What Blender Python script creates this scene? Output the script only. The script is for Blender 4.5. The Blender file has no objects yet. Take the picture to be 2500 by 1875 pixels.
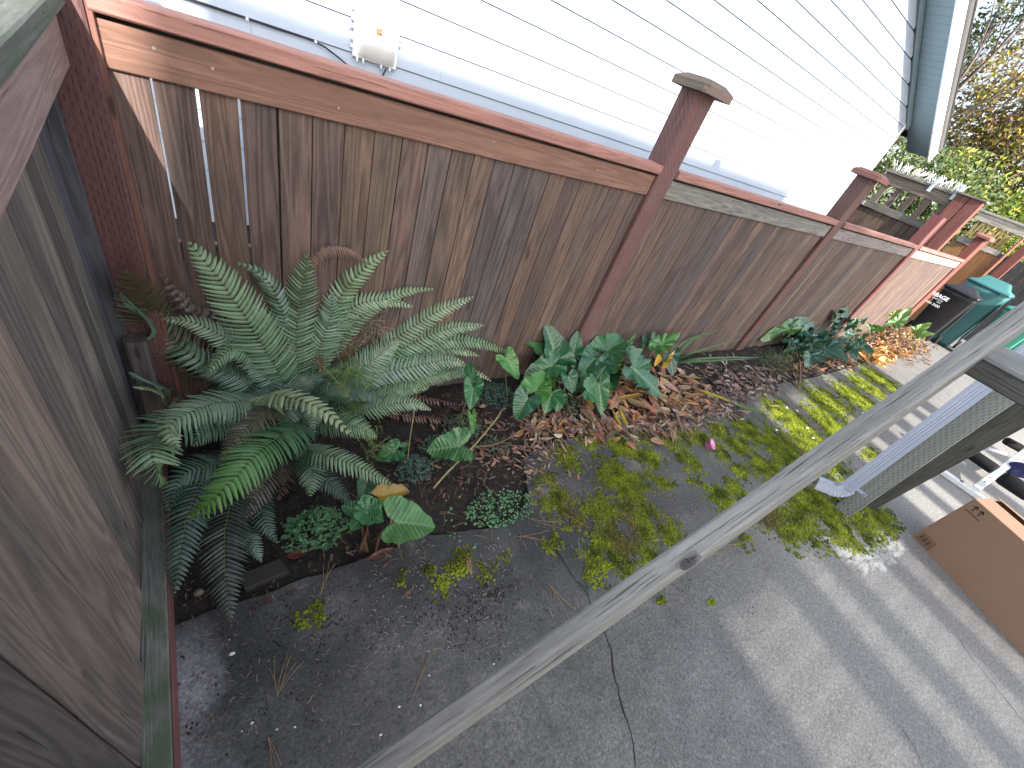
import bpy, bmesh, math, random
from mathutils import Vector, Matrix, noise as mnoise
R_ = math.radians
rng = random.Random(7)
scn = bpy.context.scene
C = bpy.context.collection

# ---------------------------------------------------------------- camera
CAMLOC = Vector((0.0, -2.27, 2.27))
FPX = 998.97
RW = Matrix(((0.82051, -0.48186, 0.30753), (-0.10814, -0.65911, -0.74423), (0.56131, 0.57739, -0.59291)))
cam_d = bpy.data.cameras.new('camera'); cam = bpy.data.objects.new('camera', cam_d); C.objects.link(cam)
right = RW[0].copy(); down = RW[1].copy(); fwd = RW[2].copy()
m3 = Matrix((right, -down, -fwd)).transposed()
cam.matrix_world = Matrix.Translation(CAMLOC) @ m3.to_4x4()
cam_d.sensor_width = 36.0; cam_d.lens = 36.0 * FPX / 2500.0
cam_d.clip_start = 0.02; cam_d.clip_end = 500
scn.camera = cam

# ---------------------------------------------------------------- light
SUN = Vector((0.25, 1.7, -1.0)).normalized()      # travel direction
w = bpy.data.worlds.new('World'); scn.world = w; w.use_nodes = True
nt = w.node_tree; nt.nodes.clear()
sky = nt.nodes.new('ShaderNodeTexSky'); sky.sky_type = 'NISHITA'; sky.sun_disc = False
elev = math.asin(-SUN.z); az = math.atan2(-SUN.x, -SUN.y)
sky.sun_elevation = elev; sky.sun_rotation = az % (2 * math.pi)
sky.dust_density = 2.0; sky.air_density = 1.0; sky.ozone_density = 1.0
bg = nt.nodes.new('ShaderNodeBackground'); bg.inputs['Strength'].default_value = 0.15
wo = nt.nodes.new('ShaderNodeOutputWorld')
hs = nt.nodes.new('ShaderNodeHueSaturation'); hs.inputs['Saturation'].default_value = .55
nt.links.new(sky.outputs[0], hs.inputs['Color']); nt.links.new(hs.outputs[0], bg.inputs[0]); nt.links.new(bg.outputs[0], wo.inputs[0])
sl = bpy.data.lights.new('sun', 'SUN'); sl.energy = 4.6; sl.angle = R_(0.55); sl.color = (1.0, 0.94, 0.86)
so = bpy.data.objects.new('sun', sl); C.objects.link(so)
so.rotation_euler = SUN.to_track_quat('-Z', 'Y').to_euler(); so.location = (0, -10, 20)
scn.view_settings.view_transform = 'Standard'; scn.view_settings.look = 'None'
scn.view_settings.exposure = 1.7; scn.view_settings.gamma = 1.0
scn.render.resolution_x = 1024; scn.render.resolution_y = 768

# ---------------------------------------------------------------- pixel -> point helpers (photo pixels, 2500 wide)
def ray(u, v):
    d = Vector(((u - 1250) / FPX, (v - 937.5) / FPX, 1.0))
    return RW.transposed() @ d
def onZ(u, v, z=0.0):
    r = ray(u, v); return CAMLOC + r * ((z - CAMLOC.z) / r.z)
def onY(u, v, y=0.0):
    r = ray(u, v); return CAMLOC + r * ((y - CAMLOC.y) / r.y)
def onX(u, v, x=0.0):
    r = ray(u, v); return CAMLOC + r * ((x - CAMLOC.x) / r.x)
def f4(x, y): return (200 + .4973 * x, 550 + .4973 * y)
def f5(x, y): return (1100 + .4069 * x, 700 + .4069 * y)
def fB(x, y): return (1240 + .226 * x, 760 + .226 * y)
def fC(x, y): return (1800 + .226 * x, 720 + .226 * y)

# ---------------------------------------------------------------- mesh builder
class MB:
    def __init__(s): s.v = []; s.f = []; s.uv = []; s.c = []; s.sm = []
    def vert(s, p, c): s.v.append(tuple(p)); s.c.append(c); return len(s.v) - 1
    def face(s, idx, uv=None, smooth=False):
        s.f.append(tuple(idx)); s.uv.append(uv or [(0, 0)] * len(idx)); s.sm.append(smooth)
    def prism(s, o, L, a, b, w, t, col, bev=0.003, seg=1, wob=0.0, rnd=None):
        """bar from o along L; section w along a, t along b (centred corner at o)"""
        o = Vector(o); L = Vector(L); a = Vector(a).normalized(); b = Vector(b).normalized()
        ln = L.length; e = min(bev, w * .3, t * .3)
        sec = [(e, 0), (w - e, 0), (w, e), (w, t - e), (w - e, t), (e, t), (0, t - e), (0, e)]
        per = [0]
        for i in range(8):
            p, q = sec[i], sec[(i + 1) % 8]; per.append(per[-1] + math.hypot(q[0] - p[0], q[1] - p[1]))
        r = rng.random() if rnd is None else rnd
        uo, vo = r * 37.7, (r * 91.3) % 53
        base = len(s.v); ja = rng.uniform(-1, 1) * wob; jb = 0
        for k in range(seg + 1):
            f = k / seg
            if k and wob: ja = ja * .6 + rng.uniform(-1, 1) * wob; jb = rng.uniform(-1, 1) * wob * .5
            for (x, y) in sec: s.vert(o + L * f + a * (x + ja) + b * (y + jb), col)
        for k in range(seg):
            u0, u1 = ln * k / seg + uo, ln * (k + 1) / seg + uo
            for i in range(8):
                j = (i + 1) % 8
                A = base + k * 8 + i; B = base + k * 8 + j; D = A + 8; E_ = B + 8
                s.face((A, B, E_, D), [(u0, per[i] + vo), (u0, per[i + 1] + vo), (u1, per[i + 1] + vo), (u1, per[i] + vo)])
        # ends
        s.face([base + i for i in range(7, -1, -1)], [(uo + sec[i][1] * .3, vo + sec[i][0]) for i in range(7, -1, -1)])
        eb = base + seg * 8
        s.face([eb + i for i in range(8)], [(uo + sec[i][1] * .3, vo + sec[i][0]) for i in range(8)])
    def box(s, x0, x1, y0, y1, z0, z1, col, ax='x', bev=0.003, seg=1, wob=0):
        if ax == 'x': s.prism((x0, y0, z0), (x1 - x0, 0, 0), (0, 1, 0), (0, 0, 1), y1 - y0, z1 - z0, col, bev, seg, wob)
        elif ax == 'y': s.prism((x0, y0, z0), (0, y1 - y0, 0), (0, 0, 1), (1, 0, 0), z1 - z0, x1 - x0, col, bev, seg, wob)
        else: s.prism((x0, y0, z0), (0, 0, z1 - z0), (1, 0, 0), (0, 1, 0), x1 - x0, y1 - y0, col, bev, seg, wob)
    def tube(s, pts, rad, col, n=8, cap=True):
        pts = [Vector(p) for p in pts]; base = len(s.v); m = len(pts)
        if not isinstance(rad, (list, tuple)): rad = [rad] * m
        up = Vector((0.12, 0.23, 1)).normalized(); acc = 0
        for i, p in enumerate(pts):
            t = (pts[min(i + 1, m - 1)] - pts[max(i - 1, 0)]).normalized()
            a = t.cross(up)
            if a.length < 1e-3: a = t.cross(Vector((1, 0, 0)))
            a.normalize(); b = a.cross(t)
            for k in range(n):
                an = 2 * math.pi * k / n
                s.vert(p + (a * math.cos(an) + b * math.sin(an)) * rad[i], col)
        for i in range(m - 1):
            l = (pts[i + 1] - pts[i]).length
            for k in range(n):
                j = (k + 1) % n; A = base + i * n + k; B = base + i * n + j
                s.face((A, B, B + n, A + n), [(acc, k * .02), (acc, (k + 1) * .02), (acc + l, (k + 1) * .02), (acc + l, k * .02)], True)
            acc += l
        if cap:
            s.face([base + k for k in range(n - 1, -1, -1)]); s.face([base + (m - 1) * n + k for k in range(n)])
    def build(s, name, mat, parent=None, loc=None):
        me = bpy.data.meshes.new(name); me.from_pydata(s.v, [], s.f); me.update()
        uvl = me.uv_layers.new(name='UVMap'); flat = []
        for u in s.uv:
            for q in u: flat += [q[0], q[1]]
        uvl.data.foreach_set('uv', flat)
        ca = me.color_attributes.new('tint', 'FLOAT_COLOR', 'POINT'); fc = []
        for c in s.c: fc += [c[0], c[1], c[2], 1.0]
        ca.data.foreach_set('color', fc)
        me.polygons.foreach_set('use_smooth', s.sm)
        me.materials.append(mat)
        o = bpy.data.objects.new(name, me); C.objects.link(o)
        if parent is not None: o.parent = parent; o.matrix_parent_inverse = parent.matrix_world.inverted()
        return o
def tag(o, label=None, cat=None, group=None, kind=None):
    if label: o['label'] = label
    if cat: o['category'] = cat
    if group: o['group'] = group
    if kind: o['kind'] = kind
    return o
def empty(name, loc, label, cat, group=None):
    o = bpy.data.objects.new(name, None); C.objects.link(o); o.location = loc; o.empty_display_size = .1
    o.matrix_world = Matrix.Translation(Vector(loc))
    return tag(o, label, cat, group)
def jit(c, a=.12, b=.04):
    k = 1 + rng.uniform(-a, a); return tuple(max(0, x * k * (1 + rng.uniform(-b, b))) for x in c)
def lerp(a, b, t): return tuple(x + (y - x) * t for x, y in zip(a, b))

# ---------------------------------------------------------------- materials
def newmat(name):
    m = bpy.data.materials.new(name); m.use_nodes = True; nt = m.node_tree
    return m, nt, nt.nodes['Principled BSDF']
class NG:
    def __init__(s, nt): s.nt = nt
    def n(s, t, **k):
        q = s.nt.nodes.new(t)
        for a, b in k.items(): setattr(q, a, b)
        return q
    def l(s, a, b): s.nt.links.new(a, b)
    def math(s, op, a, b=None, c=None, clamp=False):
        q = s.n('ShaderNodeMath', operation=op); q.use_clamp = clamp
        for i, x in enumerate((a, b, c)):
            if x is None: continue
            if isinstance(x, (int, float)): q.inputs[i].default_value = x
            else: s.l(x, q.inputs[i])
        return q.outputs[0]
    def noise(s, vec, scale, detail=3, rough=.55, dist=0):
        q = s.n('ShaderNodeTexNoise'); q.inputs['Scale'].default_value = scale; q.inputs['Detail'].default_value = detail
        q.inputs['Roughness'].default_value = rough; q.inputs['Distortion'].default_value = dist
        if vec is not None: s.l(vec, q.inputs['Vector'])
        return q.outputs['Fac']
    def mapv(s, vec, sc):
        q = s.n('ShaderNodeMapping'); q.inputs['Scale'].default_value = sc; s.l(vec, q.inputs['Vector']); return q.outputs[0]
    def ramp(s, fac, stops):
        q = s.n('ShaderNodeValToRGB'); e = q.color_ramp.elements
        while len(e) < len(stops): e.new(.5)
        for i, (p, c) in enumerate(stops):
            e[i].position = p; e[i].color = (c, c, c, 1) if isinstance(c, (int, float)) else (c[0], c[1], c[2], 1)
        s.l(fac, q.inputs[0]); return q.outputs[0]
    def mix(s, fac, a, b, mode='MIX'):
        q = s.n('ShaderNodeMix', data_type='RGBA', blend_type=mode)
        for i, x in ((0, fac), (6, a), (7, b)):
            if isinstance(x, (int, float)): q.inputs[i].default_value = x
            elif isinstance(x, tuple): q.inputs[i].default_value = (x[0], x[1], x[2], 1)
            else: s.l(x, q.inputs[i])
        return q.outputs[2]
    def bump(s, h, dist, strength=1.0, nrm=None):
        q = s.n('ShaderNodeBump'); q.inputs['Strength'].default_value = strength; q.inputs['Distance'].default_value = dist
        s.l(h, q.inputs['Height'])
        if nrm is not None: s.l(nrm, q.inputs['Normal'])
        return q.outputs[0]

def wood_mat(name, rings=.35, grain=.5, stain=.4, staincol=(.10, .10, .105), rough=.82, incise=False, knots=True, green=0.0, cracks=.6, cs=75, ct=.665):
    m, nt, bs = newmat(name); g = NG(nt)
    uv = g.n('ShaderNodeUVMap').outputs[0]
    tint = g.n('ShaderNodeVertexColor', layer_name='tint').outputs[0]
    n1 = g.noise(g.mapv(uv, (11, 130, 1)), 1, 6, .65)
    n2 = g.noise(g.mapv(uv, (.55, 9, 1)), 1, 2, .45, .35)
    rg = g.math('SINE', g.math('MULTIPLY', n2, 70.0)); rg = g.math('MULTIPLY_ADD', rg, .5, .5)
    n3 = g.noise(g.mapv(uv, (1.6, 5, 1)), 1, 5, .62)
    n4 = g.noise(g.mapv(uv, (1.4, 26, 1)), 1, 4, .6, .4)
    k = g.math('MULTIPLY_ADD', g.math('SUBTRACT', n1, .5), grain * 2.6, 1.0)
    k = g.math('MULTIPLY', k, g.math('SUBTRACT', 1.0, g.math('MULTIPLY', rg, rings)))
    k = g.math('MULTIPLY', k, g.math('MULTIPLY_ADD', g.math('SUBTRACT', n4, .5), .6, 1.0))
    k = g.math('MAXIMUM', k, .12)
    comb = g.n('ShaderNodeCombineColor'); [g.l(k, comb.inputs[i]) for i in range(3)]
    col = g.mix(1.0, tint, comb.outputs[0], 'MULTIPLY')
    sf = g.math('MULTIPLY', g.ramp(n3, [(.42, 0.0), (.66, 1.0)]), stain)
    sc = g.mix(1.0, staincol, comb.outputs[0], 'MULTIPLY')
    col = g.mix(sf, col, sc)
    h = g.math('ADD', g.math('MULTIPLY', n1, .6), g.math('MULTIPLY', rg, -.25))
    if cracks:
        cr = g.noise(g.mapv(uv, (1.8 if cs < 100 else 5, cs, 1)), 1, 3, .55)
        cf = g.ramp(cr, [(ct, 0.0), (ct + .03, 1.0)])
        col = g.mix(g.math('MULTIPLY', cf, cracks), col, (.012, .010, .009)); h = g.math('SUBTRACT', h, g.math('MULTIPLY', cf, 1.5))
    if knots:
        vo = g.n('ShaderNodeTexVoronoi'); vo.inputs['Scale'].default_value = 1; g.l(g.mapv(uv, (1.5, 5.5, 1)), vo.inputs['Vector'])
        kf = g.ramp(vo.outputs['Distance'], [(.035, 1.0), (.075, 0.0)])
        col = g.mix(g.math('MULTIPLY', kf, .75), col, (.03, .018, .012))
    if green:
        gf = g.math('MULTIPLY', g.ramp(g.noise(g.mapv(uv, (4, 9, 1)), 1, 4, .6), [(.42, 0.0), (.6, 1.0)]), green)
        col = g.mix(gf, col, (.06, .085, .045))
    if incise:
        sx = g.n('ShaderNodeSeparateXYZ'); g.l(uv, sx.inputs[0])
        vv = g.math('DIVIDE', sx.outputs[1], .0165); row = g.math('FLOOR', vv); fv = g.math('FRACT', vv)
        uu = g.math('ADD', g.math('DIVIDE', sx.outputs[0], .05), g.math('MULTIPLY', row, .39)); fu = g.math('FRACT', uu)
        sl_ = g.math('MULTIPLY', g.math('LESS_THAN', fu, .42), g.math('LESS_THAN', fv, .26))
        col = g.mix(g.math('MULTIPLY', sl_, .5), col, (.015, .012, .012)); h = g.math('SUBTRACT', h, sl_)
    g.l(col, bs.inputs['Base Color']); bs.inputs['Roughness'].default_value = rough
    bs.inputs['Specular IOR Level'].default_value = .3
    g.l(g.bump(h, .003, .8), bs.inputs['Normal'])
    return m

def tint_mat(name, rough=.5, spec=.4, transl=0.0, bump=0, bscale=80, vary=.25, vscale=25, metallic=0.0, coat=0.0):
    m, nt, bs = newmat(name); g = NG(nt)
    tint = g.n('ShaderNodeVertexColor', layer_name='tint').outputs[0]
    tc = g.n('ShaderNodeTexCoord').outputs['Object']
    n = g.noise(tc, vscale, 4, .6)
    k = g.math('MULTIPLY_ADD', g.math('SUBTRACT', n, .5), vary * 3, 1.0)
    comb = g.n('ShaderNodeCombineColor'); [g.l(k, comb.inputs[i]) for i in range(3)]
    col = g.mix(1.0, tint, comb.outputs[0], 'MULTIPLY')
    g.l(col, bs.inputs['Base Color']); bs.inputs['Roughness'].default_value = rough
    bs.inputs['Specular IOR Level'].default_value = spec; bs.inputs['Metallic'].default_value = metallic
    bs.inputs['Coat Weight'].default_value = coat; bs.inputs['Coat Roughness'].default_value = .12
    if bump:
        g.l(g.bump(g.noise(tc, bscale, 4, .6), bump, .8), bs.inputs['Normal'])
    if transl:
        tr = g.n('ShaderNodeBsdfTranslucent'); g.l(g.mix(1.0, col, (1.1, 1.25, .5), 'MULTIPLY'), tr.inputs[0])
        mx = g.n('ShaderNodeMixShader'); mx.inputs[0].default_value = transl
        out = nt.nodes['Material Output']
        g.l(bs.outputs[0], mx.inputs[1]); g.l(tr.outputs[0], mx.inputs[2]); g.l(mx.outputs[0], out.inputs[0])
    return m

M_board2 = wood_mat('rough_board_wood', rings=.34, grain=.30, stain=.4, staincol=(.09, .08, .08))
M_board = wood_mat('fence_board_wood', rings=.38, grain=.36, stain=.6, staincol=(.060, .052, .052))
M_red = wood_mat('red_stained_wood', rings=.22, grain=.28, stain=.15, staincol=(.16, .10, .08), cracks=.35)
M_redinc = wood_mat('red_stained_treated_post', rings=.1, grain=.35, stain=.3, staincol=(.16, .13, .12), incise=True, knots=False, cracks=.6)
M_grey = wood_mat('weathered_grey_wood', rings=.3, grain=.5, stain=.4, staincol=(.1, .1, .1), cracks=.8)
M_greypaint = wood_mat('worn_grey_painted_wood', rings=.2, grain=.4, stain=.45, staincol=(.11, .105, .098), cracks=.6, knots=True, rough=.65, cs=300, ct=.615)
M_greyinc = wood_mat('grey_painted_treated_post', rings=.06, grain=.2, stain=.2, staincol=(.2, .2, .19), incise=True, knots=False, cracks=.2)
M_mossy = wood_mat('mossy_wood', rings=.15, grain=.5, stain=.5, staincol=(.09, .10, .09), green=.75)
M_leaf = tint_mat('leaf', rough=.36, spec=.6, transl=.15, vary=.14, vscale=30)
def arum_mat():
    m, nt, bs = newmat('wet_glossy_leaf'); g = NG(nt)
    uv = g.n('ShaderNodeUVMap').outputs[0]; tint = g.n('ShaderNodeVertexColor', layer_name='tint').outputs[0]
    tc = g.n('ShaderNodeTexCoord').outputs['Object']
    sx = g.n('ShaderNodeSeparateXYZ'); g.l(uv, sx.inputs[0]); ay = g.math('ABSOLUTE', sx.outputs[1])
    t = g.math('SUBTRACT', sx.outputs[0], g.math('MULTIPLY', ay, .75))
    ph = g.math('FRACT', g.math('MULTIPLY', t, 8.0)); dv = g.math('ABSOLUTE', g.math('SUBTRACT', ph, .5))
    vein = g.ramp(dv, [(.0, 1.0), (.12, 0.0)]); mid = g.ramp(ay, [(.012, 1.0), (.03, 0.0)])
    vv = g.math('MAXIMUM', g.math('MULTIPLY', vein, .16), g.math('MULTIPLY', mid, .6))
    n = g.noise(tc, 28, 4, .6); k = g.math('MULTIPLY_ADD', g.math('SUBTRACT', n, .5), .8, 1.0)
    comb = g.n('ShaderNodeCombineColor'); [g.l(k, comb.inputs[i]) for i in range(3)]
    col = g.mix(1.0, tint, comb.outputs[0], 'MULTIPLY'); col = g.mix(vv, col, (.16, .27, .10))
    g.l(col, bs.inputs['Base Color']); bs.inputs['Roughness'].default_value = .33; bs.inputs['Specular IOR Level'].default_value = .55
    bs.inputs['Coat Weight'].default_value = .2; bs.inputs['Coat Roughness'].default_value = .15
    h = g.math('ADD', g.math('MULTIPLY', g.math('COSINE', g.math('MULTIPLY', t, 50.3)), .35), g.math('MULTIPLY', n, .8))
    g.l(g.bump(h, .0035, .9), bs.inputs['Normal'])
    tr = g.n('ShaderNodeBsdfTranslucent'); g.l(g.mix(1.0, col, (1.1, 1.25, .5), 'MULTIPLY'), tr.inputs[0])
    mx = g.n('ShaderNodeMixShader'); mx.inputs[0].default_value = .12
    g.l(bs.outputs[0], mx.inputs[1]); g.l(tr.outputs[0], mx.inputs[2]); g.l(mx.outputs[0], nt.nodes['Material Output'].inputs[0])
    return m
M_arum = arum_mat()
def scrape_mat():
    m, nt, bs = newmat('pale_scrape'); g = NG(nt); tc = g.n('ShaderNodeTexCoord').outputs['Object']
    a = g.noise(g.mapv(tc, (1, 3.2, 1)), 9, 6, .7); tint = g.n('ShaderNodeVertexColor', layer_name='tint').outputs[0]
    col = g.mix(g.ramp(a, [(.38, 0.0), (.55, 1.0)]), (.16, .155, .15), tint)
    g.l(col, bs.inputs['Base Color']); bs.inputs['Roughness'].default_value = .9
    g.l(g.bump(g.noise(tc, 80, 3, .7), .002, .8), bs.inputs['Normal']); return m
M_scrape = scrape_mat()
M_dead = tint_mat('dry_leaf', rough=.75, spec=.2, transl=.15, vary=.35, vscale=40, bump=.002, bscale=90)
M_moss = tint_mat('moss_green', rough=.9, spec=.1, vary=.35, vscale=35)
M_far = tint_mat('distant_leaf', rough=.55, spec=.3, transl=.3, vary=.2, vscale=3)
M_bark = tint_mat('bark', rough=.9, spec=.1, vary=.3, vscale=20, bump=.01, bscale=15)
M_plastic = tint_mat('bin_plastic', rough=.38, spec=.5, vary=.1, vscale=3, bump=.001, bscale=30)
M_white = tint_mat('painted_trim', rough=.55, spec=.3, vary=.03, vscale=3)
M_metal = tint_mat('painted_aluminium', rough=.33, spec=.6, vary=.05, vscale=5)
M_steel = tint_mat('galvanised_steel', rough=.35, spec=.5, vary=.15, vscale=20, metallic=.6)
M_card = tint_mat('cardboard', rough=.85, spec=.15, vary=.05, vscale=6, bump=.0006, bscale=50)
M_ink = tint_mat('printed_ink', rough=.8, spec=.1, vary=.05)
M_rubber = tint_mat('black_foam', rough=.85, spec=.2, vary=.1)
M_stone = tint_mat('stone_chip', rough=.8, spec=.2, vary=.1)

# siding: painted lap boards with a faint wood-grain emboss
m, nt_, bs = newmat('painted_siding'); g = NG(nt_)
uv = g.n('ShaderNodeUVMap').outputs[0]
bs.inputs['Base Color'].default_value = (.30, .36, .44, 1); bs.inputs['Roughness'].default_value = .6
nn = g.noise(g.mapv(uv, (6, 120, 1)), 1, 3, .6)
g.l(g.bump(nn, .001, .5), bs.inputs['Normal'])
g.l(g.mix(g.math('MULTIPLY', g.noise(g.mapv(uv, (1.5, 4, 1)), 1, 3), .12), (.37, .43, .52), (.33, .39, .47)), bs.inputs['Base Color'])
M_siding = m

# concrete
def concrete_mat():
    m, nt, bs = newmat('concrete_path'); g = NG(nt)
    tc = g.n('ShaderNodeTexCoord').outputs['Object']
    big = g.noise(tc, .9, 4, .6); mid = g.noise(tc, 5, 5, .65); fine = g.noise(tc, 95, 3, .7); spk = g.noise(tc, 60, 2, .8)
    vo = g.n('ShaderNodeTexVoronoi'); vo.inputs['Scale'].default_value = 75; g.l(tc, vo.inputs['Vector'])
    base = g.ramp(mid, [(.3, (.108, .106, .104)), (.7, (.180, .175, .167))])
    # damp dark staining on the planting-bed side (a real, fixed stain)
    sx = g.n('ShaderNodeSeparateXYZ'); g.l(tc, sx.inputs[0])
    gx = g.math('MULTIPLY_ADD', sx.outputs[0], -.085, 1.15, clamp=True)
    gy = g.math('MULTIPLY_ADD', g.math('ADD', sx.outputs[1], g.math('MULTIPLY', g.math('SUBTRACT', big, .5), 1.2)), .95, 2.55, clamp=True)
    dm = g.math('MULTIPLY', g.math('MULTIPLY', gx, gy), g.ramp(g.noise(tc, 2.2, 5, .6), [(.25, .45), (.55, 1.0)]))
    base = g.mix(dm, base, (.034, .035, .036))
    # warmer, lighter tone at larger X, away from the bed
    wx = g.math('MULTIPLY', g.math('MULTIPLY_ADD', sx.outputs[0], .5, -.9, clamp=True), g.math('SUBTRACT', 1.0, g.math('MULTIPLY', gy, .75)))
    base = g.mix(g.math('MULTIPLY', wx, .8), base, (.23, .222, .208))
    # pale lichen crust: along the left fence and round the moss
    li = g.noise(tc, 7, 5, .7)
    lx = g.ramp(g.math('ADD', sx.outputs[0], g.math('MULTIPLY', g.math('SUBTRACT', mid, .5), .35)), [(0.0, 1.0), (.001, 1.0)])
    leftf = g.math('MULTIPLY_ADD', g.math('ADD', sx.outputs[0], g.math('MULTIPLY', g.math('SUBTRACT', mid, .5), .5)), -8.0, -1.2, clamp=True)
    leftf = g.math('MULTIPLY', leftf, g.math('MULTIPLY_ADD', sx.outputs[1], -6.0, -7.4, clamp=True))
    base = g.mix(g.math('MULTIPLY', leftf, g.ramp(li, [(.35, .25), (.55, .95)])), base, (.24, .235, .25))
    base = g.mix(g.math('MULTIPLY', g.ramp(g.noise(tc, 3.1, 5, .7), [(.56, 0.0), (.66, 1.0)]), g.ramp(li, [(.45, 0.0), (.6, .6)])), base, (.22, .21, .19))
    base = g.mix(g.math('MULTIPLY', g.ramp(g.noise(tc, 14, 4, .7), [(.50, 0.0), (.64, .5)]), g.math('SUBTRACT', 1.05, g.math('MAXIMUM', wx, g.math('MULTIPLY_ADD', sx.outputs[0], .8, -.5, clamp=True)))), base, (.030, .031, .026))
    # aggregate speckle
    k = g.math('MULTIPLY_ADD', g.math('SUBTRACT', fine, .5), 1.9, 1.0)
    k = g.math('MULTIPLY', k, g.math('MULTIPLY_ADD', g.math('SUBTRACT', spk, .5), 1.7, 1.0)); k = g.math('MULTIPLY', k, g.math('MULTIPLY_ADD', g.math('SUBTRACT', g.noise(tc, 26, 5, .75), .5), 1.0, 1.0)); k = g.math('MAXIMUM', k, .2)
    comb = g.n('ShaderNodeCombineColor'); [g.l(k, comb.inputs[i]) for i in range(3)]
    col = g.mix(1.0, base, comb.outputs[0], 'MULTIPLY')
    g.l(col, bs.inputs['Base Color']); bs.inputs['Roughness'].default_value = .85
    h = g.math('ADD', g.math('MULTIPLY', fine, .5), spk)
    g.l(g.bump(h, .003, .9), bs.inputs['Normal'])
    return m
M_conc = concrete_mat()
def soil_mat():
    m, nt, bs = newmat('dark_soil'); g = NG(nt); tc = g.n('ShaderNodeTexCoord').outputs['Object']
    c = g.ramp(g.noise(tc, 45, 5, .7), [(.35, (.008, .006, .005)), (.6, (.028, .021, .016)), (.75, (.07, .055, .045))])
    g.l(c, bs.inputs['Base Color']); bs.inputs['Roughness'].default_value = .95
    g.l(g.bump(g.noise(tc, 60, 5, .7), .01, 1), bs.inputs['Normal']); return m
M_soil = soil_mat()

BOARDS = [(.150, .100, .082), (.130, .088, .074), (.165, .108, .083), (.122, .092, .084), (.146, .098, .080), (.175, .118, .088), (.122, .084, .072), (.112, .090, .086)]
REDW = (.200, .108, .084); REDL = (.30, .155, .132); REDP = (.135, .066, .060); GREYW = (.22, .20, .185)

# ================================================================ setting: ground
g0 = MB(); S = 260
for a in ((-S, -S), (S, -S), (S, S), (-S, S)): g0.vert((a[0], a[1], -.12), (.06, .05, .04))
g0.face((0, 1, 2, 3), [(0, 0)] * 4)
tag(g0.build('ground', M_soil), kind='structure')
edge_px = [(405, 1530), (470, 1508), (560, 1478), (650, 1448), (745, 1412), (850, 1378), (935, 1348), (1030, 1310), (1110, 1300), (1190, 1290), (1262, 1262), (1290, 1215), (1285, 1160), (1275, 1120), (1330, 1085)]
edge = [onZ(*p) for p in edge_px]
edge += [Vector((x, y, 0)) for x, y in ((2.6, -.80), (3.2, -.74), (4.0, -.68), (5.0, -.70), (6.2, -.74), (7.4, -.78), (9.0, -.76), (11, -.72), (13.4, -.7), (13.7, .2), (40, .2))]
edge[0] = Vector((-.43, edge[0].y - .02, 0))
dense = []
for i in range(len(edge) - 1):
    a, b = edge[i], edge[i + 1]; n = max(1, int((b - a).length / .05)) if i < 26 else 1
    for k in range(n):
        p = a.lerp(b, k / n)
        if i < 24: p = p + Vector((mnoise.noise(p * 9) * .012, mnoise.noise(p * 9 + Vector((5, 5, 5))) * .014, 0))
        dense.append(p)
dense.append(edge[-1])
outer = [Vector((40, -60, 0)), Vector((-30, -60, 0)), Vector((-30, edge[0].y, 0))]
bm = bmesh.new()
ring = [bm.verts.new(p) for p in dense + outer]
low = [bm.verts.new(v.co + Vector((0, 0, -.10))) for v in ring[:len(dense)]]
f = bm.faces.new(ring); f.normal_update()
if f.normal.z < 0: f.normal_flip()
for i in range(len(dense) - 1): bm.faces.new((ring[i], ring[i + 1], low[i + 1], low[i]))
bmesh.ops.triangulate(bm, faces=[f])
me = bpy.data.meshes.new('concrete_path'); bm.to_mesh(me); bm.free(); me.materials.append(M_conc)
conc = bpy.data.objects.new('concrete_path', me); C.objects.link(conc); tag(conc, kind='structure')

def edge_y(x):
    for i in range(len(edge) - 1):
        a, b = edge[i], edge[i + 1]
        if min(a.x, b.x) <= x <= max(a.x, b.x) and abs(b.x - a.x) > 1e-4:
            return a.y + (b.y - a.y) * (x - a.x) / (b.x - a.x)
    return -.75
# soil bed
def soil_h(x, y):
    p = Vector((x, y, 0))
    h = -.028 + .022 * mnoise.noise(p * 6) + .012 * mnoise.noise(p * 22) + .008 * mnoise.noise(p * 50)
    h += .045 * max(0, min(1, (x - 1.4) / 1.5)) * max(0, min(1, (y + .8) / .35))
    h += .03 * max(0, min(1, (y + .9) / .8))
    return h
sb = MB(); nx, ny = 620, 58; X0, X1, Y0, Y1 = -.46, 13.9, -1.42, .02
for j in range(ny + 1):
    for i in range(nx + 1):
        t = i / nx; x = X0 + (X1 - X0) * (t ** 1.6); y = Y0 + (Y1 - Y0) * j / ny
        sb.vert((x, y, soil_h(x, y)), (.03, .02, .02))
for j in range(ny):
    for i in range(nx):
        a = j * (nx + 1) + i; sb.face((a, a + 1, a + nx + 2, a + nx + 1), None, True)
tag(sb.build('soil_bed', M_soil), kind='structure')

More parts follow.
